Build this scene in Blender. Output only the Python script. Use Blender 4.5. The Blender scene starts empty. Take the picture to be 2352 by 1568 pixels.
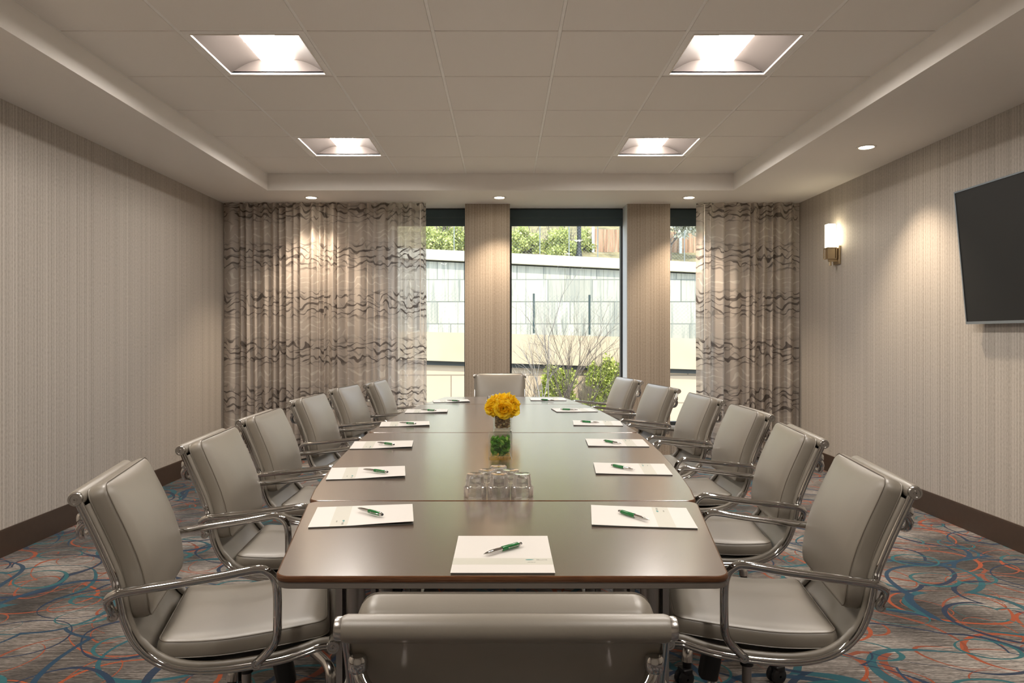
import bpy, math, random
from mathutils import Vector, Matrix
PI = math.pi
R = math.radians
sc = bpy.context.scene
col = sc.collection

# ------------------------------------------------------------------ camera, world, sun, exposure
cam = bpy.data.cameras.new('camera')
cam.sensor_width = 36.0
cam.lens = 36.0 * 1660 / 2352
cam.shift_x = (1176 - 1157) / 2352
cam.shift_y = (769 - 784) / 2352
cam.clip_start = 0.05
camo = bpy.data.objects.new('camera', cam)
camo.location = (0, 0, 1.225)
camo.rotation_euler = (PI / 2, 0, 0)
col.objects.link(camo)
sc.camera = camo

world = bpy.data.worlds.new('sky')
sc.world = world
world.use_nodes = True
wn = world.node_tree
bg = wn.nodes['Background']
bg.inputs[0].default_value = (0.74, 0.85, 1.0, 1)
bg.inputs[1].default_value = 0.95

sun = bpy.data.lights.new('sun', 'SUN')
sun.energy = 1.42
sun.angle = R(0.6)
sun.color = (1.0, 0.93, 0.80)
suno = bpy.data.objects.new('sun', sun)
suno.rotation_euler = (R(38), R(16), 0)      # from behind the building, high
suno.location = (0, -4, 9)
col.objects.link(suno)

sc.view_settings.view_transform = 'Standard'
sc.view_settings.look = 'None'
sc.view_settings.exposure = 2.02
sc.view_settings.gamma = 1.0
sc.view_settings.use_curve_mapping = False
try:
    sc.cycles.max_bounces = 16
    sc.cycles.diffuse_bounces = 5
    sc.cycles.glossy_bounces = 4
    sc.cycles.transmission_bounces = 14
    sc.cycles.transparent_max_bounces = 16
    sc.cycles.caustics_reflective = True
    sc.cycles.blur_glossy = 1.0
    sc.cycles.caustics_refractive = True
    sc.cycles.sample_clamp_indirect = 4.0
    sc.cycles.use_denoising = True
except Exception:
    pass

WARM = (1.0, 0.80, 0.60)
TROFFER = 18.5
SPOT = 27.0

# ------------------------------------------------------------------ materials
class NT:
    """small node-tree helper"""
    def __init__(s, name):
        s.m = bpy.data.materials.new(name)
        s.m.use_nodes = True
        s.t = s.m.node_tree
        s.b = s.t.nodes['Principled BSDF']
        s.out = s.t.nodes['Material Output']
    def n(s, typ, **kw):
        nd = s.t.nodes.new(typ)
        for k, v in kw.items():
            if k.startswith('i_'):
                nd.inputs[int(k[2:])].default_value = v
            else:
                setattr(nd, k, v)
        return nd
    def l(s, a, b):
        s.t.links.new(a, b)
    def set(s, nd, i, v):
        if hasattr(v, 'links') or hasattr(v, 'is_output'):
            s.t.links.new(v, nd.inputs[i])
        else:
            nd.inputs[i].default_value = v
    def math(s, op, a, b=0.0, c=0.0, clamp=False):
        nd = s.t.nodes.new('ShaderNodeMath')
        nd.operation = op
        nd.use_clamp = clamp
        s.set(nd, 0, a); s.set(nd, 1, b); s.set(nd, 2, c)
        return nd.outputs[0]
    def mix(s, f, a, b):
        nd = s.t.nodes.new('ShaderNodeMix')
        nd.data_type = 'RGBA'
        s.set(nd, 0, f); s.set(nd, 6, a); s.set(nd, 7, b)
        return nd.outputs[2]
    def ramp(s, f, stops):
        nd = s.t.nodes.new('ShaderNodeValToRGB')
        s.set(nd, 0, f)
        e = nd.color_ramp.elements
        while len(e) < len(stops):
            e.new(0.5)
        for q, (p, c) in zip(e, stops):
            q.position = p
            q.color = (*c, 1)
        return nd.outputs[0]
    def obj(s):
        return s.n('ShaderNodeTexCoord').outputs['Object']
    def mapping(s, vec, scale=(1, 1, 1), loc=(0, 0, 0), rot=(0, 0, 0)):
        nd = s.n('ShaderNodeMapping')
        s.l(vec, nd.inputs[0])
        nd.inputs['Location'].default_value = loc
        nd.inputs['Rotation'].default_value = rot
        nd.inputs['Scale'].default_value = scale
        return nd.outputs[0]
    def noise(s, vec, scale=5, detail=3, rough=0.5, out=0):
        nd = s.n('ShaderNodeTexNoise')
        if vec is not None:
            s.l(vec, nd.inputs['Vector'])
        nd.inputs['Scale'].default_value = scale
        nd.inputs['Detail'].default_value = detail
        nd.inputs['Roughness'].default_value = rough
        return nd.outputs[out]
    def bump(s, h, strength=0.2, dist=0.002):
        nd = s.n('ShaderNodeBump')
        nd.inputs['Strength'].default_value = strength
        nd.inputs['Distance'].default_value = dist
        s.l(h, nd.inputs['Height'])
        s.l(nd.outputs[0], s.b.inputs['Normal'])
    def base(s, v):
        if isinstance(v, tuple):
            s.b.inputs['Base Color'].default_value = (*v, 1)
        else:
            s.l(v, s.b.inputs['Base Color'])
    def p(s, rough=None, metal=None, spec=None, coat=None, coat_r=None):
        if rough is not None: s.b.inputs['Roughness'].default_value = rough
        if metal is not None: s.b.inputs['Metallic'].default_value = metal
        if spec is not None: s.b.inputs['Specular IOR Level'].default_value = spec
        if coat is not None: s.b.inputs['Coat Weight'].default_value = coat
        if coat_r is not None: s.b.inputs['Coat Roughness'].default_value = coat_r
        return s

def plain(name, c, rough=0.5, metal=0.0, spec=0.5, var=0.06, scale=30):
    """a one-colour material with a slight procedural mottling"""
    t = NT(name)
    n = t.noise(t.obj(), scale, 2)
    a = tuple(max(0, x * (1 - var)) for x in c) + (1,)
    b = tuple(min(1, x * (1 + var)) for x in c) + (1,)
    t.base(t.mix(n, a, b))
    t.p(rough, metal, spec)
    return t.m

M = {}
def mk_materials():
    M['paint'] = plain('painted_drywall', (0.86, 0.835, 0.80), 0.85, spec=0.2, var=0.01)
    M['grid'] = plain('ceiling_grid_metal', (0.93, 0.92, 0.90), 0.5, spec=0.4)
    # acoustic tile
    t = NT('acoustic_tile'); v = t.obj()
    n = t.noise(v, 220, 2)
    t.base(t.mix(n, (0.86, 0.835, 0.795, 1), (0.90, 0.875, 0.835, 1)))
    t.p(0.9, spec=0.15); t.bump(n, 0.15, 0.001); M['tile'] = t.m
    # wallpaper: vertical stripes running round the room
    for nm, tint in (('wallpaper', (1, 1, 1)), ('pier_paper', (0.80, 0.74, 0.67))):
        t = NT(nm); v = t.obj()
        sep = t.n('ShaderNodeSeparateXYZ'); t.l(v, sep.inputs[0])
        s_ = t.math('ADD', sep.outputs[0], sep.outputs[1])
        cmb = t.n('ShaderNodeCombineXYZ'); t.l(s_, cmb.inputs[0])
        wide = t.noise(cmb.outputs[0], 14, 2, 0.6)
        fine = t.noise(cmb.outputs[0], 75, 2, 0.7)
        cm2 = t.n('ShaderNodeCombineXYZ'); t.l(s_, cm2.inputs[0])
        t.l(t.math('MULTIPLY', sep.outputs[2], 0.35), cm2.inputs[1])
        dash = t.noise(cm2.outputs[0], 160, 2, 0.6)
        rib = t.math('ADD', t.math('MULTIPLY', t.math('SINE', t.math('ADD', t.math('MULTIPLY', s_, 2 * PI / 0.027), t.math('MULTIPLY', wide, 5.0))), 0.040), -0.0)
        f = t.math('ADD', t.math('ADD', t.math('MULTIPLY', wide, 0.24), rib), t.math('ADD', t.math('MULTIPLY', fine, 0.46), t.math('MULTIPLY', dash, 0.30)))
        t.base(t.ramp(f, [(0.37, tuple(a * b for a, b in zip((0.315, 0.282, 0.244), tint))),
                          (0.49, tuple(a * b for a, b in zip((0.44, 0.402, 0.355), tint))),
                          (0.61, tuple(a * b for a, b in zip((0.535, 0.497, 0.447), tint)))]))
        t.p(0.6, spec=0.3); t.bump(f, 0.2, 0.002)
        M[nm] = t.m
    M['base'] = plain('dark_baseboard', (0.060, 0.038, 0.026), 0.38, var=0.15)
    carpet()
    # leather
    t = NT('taupe_leather'); v = t.obj()
    n = t.noise(v, 9, 3); g = t.noise(v, 420, 2)
    t.base(t.mix(n, (0.225, 0.200, 0.160, 1), (0.26, 0.232, 0.19, 1)))
    t.p(0.42, spec=0.8, coat=0.8, coat_r=0.42); t.bump(g, 0.10, 0.0008); M['leather'] = t.m
    M['seam'] = plain('leather_seam', (0.16, 0.135, 0.105), 0.6, var=0.1)
    t = NT('polished_chrome'); t.base((0.59, 0.58, 0.565)); t.p(0.055, 1.0)
    n = t.noise(t.obj(), 60, 2); t.bump(n, 0.01, 0.0005); M['chrome'] = t.m
    t = NT('cast_aluminium'); t.base((0.66, 0.64, 0.61)); t.p(0.24, 1.0)
    n = t.noise(t.obj(), 90, 2); t.bump(n, 0.02, 0.0005); M['alu'] = t.m
    M['black'] = plain('black_plastic', (0.012, 0.012, 0.013), 0.4, var=0.1)
    M['rubber'] = plain('caster_tread', (0.03, 0.03, 0.032), 0.6, var=0.1)
    # table laminate
    t = NT('brown_wood_laminate'); v = t.obj()
    g = t.noise(t.mapping(v, (6, 160, 6)), 3, 4, 0.6)
    fine = t.noise(t.mapping(v, (40, 900, 40)), 1, 3)
    f = t.math('ADD', t.math('MULTIPLY', g, 0.5), t.math('MULTIPLY', fine, 0.5))
    t.base(t.ramp(f, [(0.3, (0.098, 0.062, 0.040)), (0.7, (0.150, 0.100, 0.066))]))
    t.p(0.27, spec=0.9, coat=1.0, coat_r=0.20); t.b.inputs['Coat IOR'].default_value = 2.7; t.bump(fine, 0.05, 0.0005); M['laminate'] = t.m
    t = NT('varnished_edge'); v = t.obj()
    g = t.noise(t.mapping(v, (8, 8, 120)), 3, 4)
    t.base(t.ramp(g, [(0.3, (0.085, 0.032, 0.013)), (0.7, (0.155, 0.066, 0.027))])); t.p(0.22, spec=0.5); M['edge'] = t.m
    M['core'] = plain('grey_table_underside', (0.17, 0.15, 0.13), 0.45)
    M['tleg'] = plain('grey_metal_leg', (0.42, 0.40, 0.38), 0.3, metal=0.8)
    # curtain
    curtain_material()
    # paper
    M['paper'] = plain('cover_paper', (0.80, 0.77, 0.73), 0.42, var=0.01)
    M['band'] = plain('cover_band', (0.66, 0.65, 0.57), 0.42, var=0.01)
    M['pages'] = plain('page_edges', (0.10, 0.10, 0.09), 0.7, var=0.2)
    M['ink'] = plain('grey_ink', (0.42, 0.43, 0.40), 0.6)
    M['logo'] = plain('teal_ink', (0.10, 0.34, 0.32), 0.6)
    t = NT('green_barrel'); t.base((0.008, 0.16, 0.035)); t.p(0.22, spec=0.6); M['green'] = t.m
    M['penprint'] = plain('pale_print', (0.45, 0.70, 0.45), 0.5)
    # glass
    t = NT('clear_glass'); t.base((1, 1, 1)); t.p(0.0)
    t.b.inputs['Transmission Weight'].default_value = 1.0
    t.b.inputs['IOR'].default_value = 1.5
    tr = t.n('ShaderNodeBsdfTransparent'); tr.inputs[0].default_value = (0.99, 1.0, 0.99, 1)
    mx = t.n('ShaderNodeMixShader'); mx.inputs[0].default_value = 0.2
    t.l(t.b.outputs[0], mx.inputs[1]); t.l(tr.outputs[0], mx.inputs[2]); t.l(mx.outputs[0], t.out.inputs[0])
    M['glass'] = t.m
    t = NT('thin_vase_glass')
    t.t.nodes.remove(t.b)
    tr = t.n('ShaderNodeBsdfTransparent'); tr.inputs[0].default_value = (0.96, 0.985, 0.97, 1)
    gl = t.n('ShaderNodeBsdfGlossy'); gl.inputs['Roughness'].default_value = 0.02
    lw = t.n('ShaderNodeLayerWeight'); lw.inputs[0].default_value = 0.5
    ff = t.math('ADD', t.math('MULTIPLY', t.math('POWER', lw.outputs[1], 4.0), 0.7), 0.06)
    mx = t.n('ShaderNodeMixShader'); t.l(ff, mx.inputs[0]); t.l(tr.outputs[0], mx.inputs[1]); t.l(gl.outputs[0], mx.inputs[2])
    t.l(mx.outputs[0], t.out.inputs[0]); M['vaseglass'] = t.m
    t = NT('window_glass')
    t.t.nodes.remove(t.b)
    tr = t.n('ShaderNodeBsdfTransparent'); tr.inputs[0].default_value = (0.98, 0.982, 0.982, 1)
    gl = t.n('ShaderNodeBsdfGlossy'); gl.inputs['Roughness'].default_value = 0.0
    lw = t.n('ShaderNodeLayerWeight'); lw.inputs[0].default_value = 0.5
    ff = t.math('ADD', t.math('MULTIPLY', t.math('POWER', lw.outputs[1], 5.0), 0.5), 0.008)
    mx = t.n('ShaderNodeMixShader'); t.l(ff, mx.inputs[0]); t.l(tr.outputs[0], mx.inputs[1]); t.l(gl.outputs[0], mx.inputs[2])
    t.l(mx.outputs[0], t.out.inputs[0]); M['pane'] = t.m
    M['frame'] = plain('dark_window_frame', (0.030, 0.036, 0.040), 0.4)
    M['shade'] = plain('slate_shade_box', (0.050, 0.082, 0.095), 0.5)
    M['sill'] = plain('white_sill', (0.62, 0.64, 0.65), 0.5)
    # lamps
    for nm, c, s_ in (('lens', (1.0, 0.92, 0.84), TROFFER), ('bulb', (1.0, 0.86, 0.66), 9.0), ('sconce_glow', (1.0, 0.86, 0.60), 3.2)):
        t = NT(nm + '_glow'); t.base((0.9, 0.87, 0.8))
        t.b.inputs['Emission Color'].default_value = (*c, 1)
        t.b.inputs['Emission Strength'].default_value = s_
        M[nm] = t.m
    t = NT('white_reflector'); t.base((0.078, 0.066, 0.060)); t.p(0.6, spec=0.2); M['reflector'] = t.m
    M['trimwhite'] = plain('white_metal_trim', (0.82, 0.78, 0.72), 0.35)
    t = NT('brushed_brass'); t.base((0.52, 0.42, 0.28)); t.p(0.3, 1.0)
    t.bump(t.noise(t.mapping(t.obj(), (20, 20, 600)), 1, 2), 0.05, 0.0005); M['brass'] = t.m
    M['screen'] = plain('dark_screen', (0.020, 0.020, 0.019), 0.55, spec=0.25, var=0.02)
    M['bezel'] = plain('silver_bezel', (0.22, 0.235, 0.24), 0.3, metal=0.7)
    # flowers
    t = NT('yellow_petal'); v = t.obj()
    n = t.noise(v, 40, 3)
    t.base(t.ramp(n, [(0.35, (0.92, 0.56, 0.008)), (0.5, (0.98, 0.76, 0.02)), (0.68, (1.0, 0.88, 0.12))]))
    t.p(0.55, spec=0.3); t.b.inputs['Subsurface Weight'].default_value = 0.0
    tl = t.n('ShaderNodeBsdfTranslucent'); tl.inputs[0].default_value = (0.98, 0.68, 0.03, 1)
    mx = t.n('ShaderNodeMixShader'); mx.inputs[0].default_value = 0.42
    t.l(t.b.outputs[0], mx.inputs[1]); t.l(tl.outputs[0], mx.inputs[2]); t.l(mx.outputs[0], t.out.inputs[0])
    M['petal'] = t.m
    t = NT('pebble_stone'); v = t.n('ShaderNodeNewGeometry').outputs['Random Per Island']
    t.base(t.ramp(v, [(0.0, (0.10, 0.045, 0.02)), (0.4, (0.24, 0.12, 0.05)), (0.7, (0.42, 0.27, 0.13)), (1.0, (0.52, 0.40, 0.22))]))
    t.p(0.3); M['pebble'] = t.m
    for nm, st in (('vaseleaf', [(0.0, (0.015, 0.07, 0.005)), (0.5, (0.08, 0.28, 0.015)), (0.8, (0.22, 0.45, 0.04)), (1.0, (0.45, 0.62, 0.14))]),
                   ('shrubleaf', [(0.0, (0.16, 0.20, 0.05)), (0.5, (0.50, 0.54, 0.17)), (1.0, (0.74, 0.76, 0.34))]),
                   ('darkleaf', [(0.0, (0.05, 0.08, 0.02)), (0.5, (0.12, 0.18, 0.05)), (1.0, (0.24, 0.30, 0.10))]),
                   ('ivyleaf', [(0.0, (0.08, 0.12, 0.02)), (0.5, (0.38, 0.44, 0.08)), (1.0, (0.68, 0.70, 0.22))]),
                   ('blossomleaf', [(0.0, (0.30, 0.34, 0.20)), (0.5, (0.62, 0.62, 0.52)), (1.0, (0.85, 0.84, 0.76))])):
        t = NT(nm); v = t.n('ShaderNodeNewGeometry').outputs['Random Per Island']
        t.base(t.ramp(v, st)); t.p(0.5, spec=0.4)
        tl = t.n('ShaderNodeBsdfTranslucent'); tl.inputs[0].default_value = (*st[1][1], 1)
        mx = t.n('ShaderNodeMixShader'); mx.inputs[0].default_value = 0.35
        t.l(t.b.outputs[0], mx.inputs[1]); t.l(tl.outputs[0], mx.inputs[2]); t.l(mx.outputs[0], t.out.inputs[0])
        M[nm] = t.m
    M['bark'] = plain('grey_bark', (0.090, 0.070, 0.052), 0.8, var=0.3)
    M['palebark'] = plain('pale_bark', (0.27, 0.245, 0.215), 0.8, var=0.3)
    # retaining walls
    t = NT('stone_panels'); v = t.obj()
    br = t.n('ShaderNodeTexBrick'); t.l(t.mapping(v, (1, 1, 1), rot=(PI / 2, 0, 0)), br.inputs[0])
    br.inputs['Color1'].default_value = (0.38, 0.375, 0.31, 1); br.inputs['Color2'].default_value = (0.53, 0.52, 0.43, 1)
    br.inputs['Mortar'].default_value = (0.22, 0.23, 0.20, 1)
    br.inputs['Scale'].default_value = 1.0; br.inputs['Mortar Size'].default_value = 0.012
    br.inputs['Brick Width'].default_value = 0.98; br.inputs['Row Height'].default_value = 0.49; br.offset = 0.5; br.squash = 0.6; br.squash_frequency = 3
    br2 = t.n('ShaderNodeTexBrick'); t.l(t.mapping(v, (1, 1, 1), loc=(0.37, 0, 0.2), rot=(PI / 2, 0, 0)), br2.inputs[0])
    br2.inputs['Color1'].default_value = (0.8, 0.8, 0.8, 1); br2.inputs['Color2'].default_value = (1, 1, 1, 1)
    br2.inputs['Mortar'].default_value = (0.6, 0.62, 0.58, 1); br2.inputs['Scale'].default_value = 1.0
    br2.inputs['Mortar Size'].default_value = 0.008; br2.inputs['Brick Width'].default_value = 0.43; br2.inputs['Row Height'].default_value = 0.98
    st = t.noise(t.mapping(v, (9, 1, 0.5)), 2.2, 4, 0.7)
    stm = t.math('MULTIPLY', t.math('SUBTRACT', st, 0.47, clamp=True), 4.5, clamp=True)
    mm = t.n('ShaderNodeMix'); mm.data_type = 'RGBA'; mm.blend_type = 'MULTIPLY'; mm.inputs[0].default_value = 1
    t.l(br.outputs[0], mm.inputs[6]); t.l(br2.outputs[0], mm.inputs[7])
    t.base(t.mix(stm, mm.outputs[2], (0.23, 0.245, 0.215, 1)))
    t.p(0.9, spec=0.1); t.bump(br.outputs[1], 0.5, -0.02); M['stone'] = t.m
    M['cap'] = plain('wall_cap_concrete', (0.53, 0.51, 0.41), 0.9, spec=0.1, var=0.12, scale=3)
    M['cap_shadow'] = plain('painted_cap_shadow', (0.07, 0.075, 0.07), 0.9, spec=0.1)  # shade under the lower wall cap, put in as a dark colour
    M['tan'] = plain('tan_concrete', (0.44, 0.365, 0.25), 0.9, spec=0.1, var=0.12, scale=2)
    t = NT('peach_panels'); v = t.obj()
    br = t.n('ShaderNodeTexBrick'); t.l(t.mapping(v, (1, 1, 1), rot=(PI / 2, 0, 0)), br.inputs[0])
    br.inputs['Color1'].default_value = (0.48, 0.385, 0.27, 1); br.inputs['Color2'].default_value = (0.53, 0.42, 0.30, 1)
    br.inputs['Mortar'].default_value = (0.24, 0.20, 0.15, 1); br.inputs['Scale'].default_value = 1.0
    br.inputs['Mortar Size'].default_value = 0.012; br.inputs['Brick Width'].default_value = 0.95; br.inputs['Row Height'].default_value = 0.5
    t.base(br.outputs[0]); t.p(0.9, spec=0.1); M['peach'] = t.m
    t = NT('weathered_boards'); v = t.obj()
    n = t.noise(t.mapping(v, (14, 1, 0.8)), 1.6, 3, 0.6)
    t.base(t.ramp(n, [(0.3, (0.22, 0.12, 0.07)), (0.6, (0.42, 0.27, 0.17)), (0.8, (0.52, 0.38, 0.26))])); t.p(0.85, spec=0.1); M['boards'] = t.m
    t = NT('leaf_litter'); v = t.obj()
    n = t.noise(v, 3, 5, 0.7)
    t.base(t.ramp(n, [(0.3, (0.10, 0.09, 0.05)), (0.7, (0.30, 0.26, 0.14))])); t.p(0.95, spec=0.1); M['soil'] = t.m
    M['post'] = plain('dark_green_post', (0.025, 0.045, 0.04), 0.5)
    M['wire'] = plain('galvanised_wire', (0.17, 0.19, 0.18), 0.6, metal=0.0)
    M['lightpost'] = plain('pale_post', (0.58, 0.60, 0.55), 0.6)

def carpet():
    t = NT('swirl_carpet'); v = t.obj()
    # grey streaky ground, streaks along x
    s1 = t.noise(t.mapping(v, (5, 150, 1)), 1.0, 4, 0.75)
    s2 = t.noise(t.mapping(v, (40, 420, 1)), 1.0, 2, 0.6)
    big = t.noise(v, 1.7, 2, 0.5)
    f = t.math('ADD', t.math('ADD', t.math('MULTIPLY', s1, 0.55), t.math('MULTIPLY', s2, 0.35)), t.math('MULTIPLY', t.math('SUBTRACT', big, 0.5), 0.55))
    base = t.ramp(f, [(0.34, (0.022, 0.020, 0.019)), (0.43, (0.080, 0.072, 0.067)), (0.51, (0.185, 0.170, 0.158)), (0.61, (0.46, 0.43, 0.40))])
    def swirl(scale, stretch, rot, loc, rad, width, warp):
        """arcs of warped circles round scattered centres"""
        w = t.n('ShaderNodeTexNoise'); t.l(v, w.inputs['Vector']); w.inputs['Scale'].default_value = 1.3; w.inputs['Detail'].default_value = 1
        wc = t.n('ShaderNodeVectorMath', operation='SUBTRACT'); t.l(w.outputs['Color'], wc.inputs[0]); wc.inputs[1].default_value = (0.5, 0.5, 0.5)
        ws = t.n('ShaderNodeVectorMath', operation='SCALE'); t.l(wc.outputs[0], ws.inputs[0]); ws.inputs['Scale'].default_value = warp
        va = t.n('ShaderNodeVectorMath', operation='ADD'); t.l(v, va.inputs[0]); t.l(ws.outputs[0], va.inputs[1])
        mp = t.mapping(va.outputs[0], (stretch, 1, 0), loc, (0, 0, rot))
        vo = t.n('ShaderNodeTexVoronoi'); vo.voronoi_dimensions = '2D'; t.l(mp, vo.inputs['Vector'])
        vo.inputs['Scale'].default_value = scale; vo.inputs['Randomness'].default_value = 0.85
        d = t.math('ABSOLUTE', t.math('SUBTRACT', vo.outputs['Distance'], rad))
        # stroke width swells and thins
        th = t.noise(mp, scale * 0.9, 1, 0.5)
        wdt = t.math('MULTIPLY', t.math('SUBTRACT', th, 0.30, clamp=True), width * 4.2)
        return t.math('LESS_THAN', d, wdt)
    edge = t.noise(t.mapping(v, (60, 60, 1)), 3, 2)
    cols = []
    lay = [  # scale, stretch, rot, loc, radius, width, warp, colour
        (2.1, 0.75, 0.3, (3.1, 1.7, 0), 0.42, 0.011, 0.30, (0.31, 0.062, 0.018)),
        (2.8, 1.25, -0.5, (7.3, 2.2, 0), 0.30, 0.011, 0.35, (0.25, 0.055, 0.020)),
        (1.9, 0.8, -0.2, (0.4, 5.2, 0), 0.52, 0.012, 0.35, (0.21, 0.052, 0.024)),
        (1.7, 0.85, 0.5, (9.1, 4.3, 0), 0.40, 0.020, 0.25, (0.008, 0.085, 0.115)),
        (2.3, 0.9, -0.4, (1.6, 8.8, 0), 0.45, 0.021, 0.30, (0.007, 0.024, 0.060)),
        (1.5, 1.1, 0.1, (5.5, 0.3, 0), 0.52, 0.018, 0.30, (0.006, 0.040, 0.085)),
        (3.0, 0.8, 0.9, (2.5, 6.3, 0), 0.28, 0.018, 0.25, (0.012, 0.105, 0.125)),
    ]
    c = base
    for sc_, st, ro, lo, ra, wi, wa, colr in lay:
        m = swirl(sc_, st, ro, lo, ra, wi, wa)
        m = t.math('MULTIPLY', m, t.math('ADD', t.math('MULTIPLY', s2, 0.5), 0.68, clamp=True), clamp=True)
        c = t.mix(m, c, (*colr, 1))
    t.base(c)
    t.p(0.95, spec=0.1)
    t.b.inputs['Sheen Weight'].default_value = 0.15
    pile = t.noise(v, 900, 2)
    t.bump(pile, 0.35, 0.003)
    M['carpet'] = t.m

def curtain_material():
    t = NT('patterned_sheer_curtain')
    uv = t.n('ShaderNodeUVMap').outputs[0]
    def strokes(loc, freq, amp, wmul, nscale):
        w = t.noise(t.mapping(uv, (1, 0.9, 1), loc), nscale, 1.0, 0.4)
        sep = t.n('ShaderNodeSeparateXYZ'); t.l(uv, sep.inputs[0])
        y = t.math('ADD', t.math('MULTIPLY', sep.outputs[1], freq), t.math('MULTIPLY', w, amp))
        fr = t.math('ABSOLUTE', t.math('SUBTRACT', t.math('FRACT', y), 0.5))
        th = t.noise(t.mapping(uv, (5.5, 11, 1), (loc[1], loc[0], 0)), 1.0, 1, 0.5)
        wd = t.math('MULTIPLY', t.math('SUBTRACT', th, 0.36, clamp=True), wmul * 1.3)
        return t.math('LESS_THAN', fr, wd), sep.outputs[1]
    a, y = strokes((0, 0, 0), 15, 3.2, 0.50, 5.6)
    b, _ = strokes((4.2, 7.7, 0), 13.5, 3.6, 0.46, 5.2)
    zone = t.math('SINE', t.math('MULTIPLY', y, 2 * PI / 0.47))
    zd = t.math('MULTIPLY', t.math('ADD', zone, 0.75, clamp=True), 1.0, clamp=True)
    zl = t.math('MULTIPLY', t.math('SUBTRACT', -0.05, zone, clamp=True), 1.4, clamp=True)
    dark = t.math('MULTIPLY', t.math('MAXIMUM', a, t.math('MULTIPLY', b, 0.55)), zd, clamp=True)
    light = t.math('MULTIPLY', b, zl, clamp=True)
    weave = t.noise(t.mapping(uv, (1, 0.05, 1)), 900, 1)
    c0 = t.mix(weave, (0.70, 0.64, 0.58, 1), (0.76, 0.70, 0.645, 1))
    c1 = t.mix(light, c0, (0.90, 0.86, 0.79, 1))
    c2 = t.mix(dark, c1, (0.21, 0.185, 0.17, 1))
    t.base(c2); t.p(0.7, spec=0.3)
    tl = t.n('ShaderNodeBsdfTranslucent'); t.l(c2, tl.inputs[0])
    mx = t.n('ShaderNodeMixShader'); mx.inputs[0].default_value = 0.42
    t.l(t.b.outputs[0], mx.inputs[1]); t.l(tl.outputs[0], mx.inputs[2])
    tr = t.n('ShaderNodeBsdfTransparent')
    m2 = t.n('ShaderNodeMixShader')
    t.l(t.math('MULTIPLY', t.math('SUBTRACT', 1.0, dark, clamp=True), 0.20), m2.inputs[0])
    t.l(mx.outputs[0], m2.inputs[1]); t.l(tr.outputs[0], m2.inputs[2])
    t.l(m2.outputs[0], t.out.inputs[0])
    M['curtain'] = t.m

mk_materials()

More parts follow.
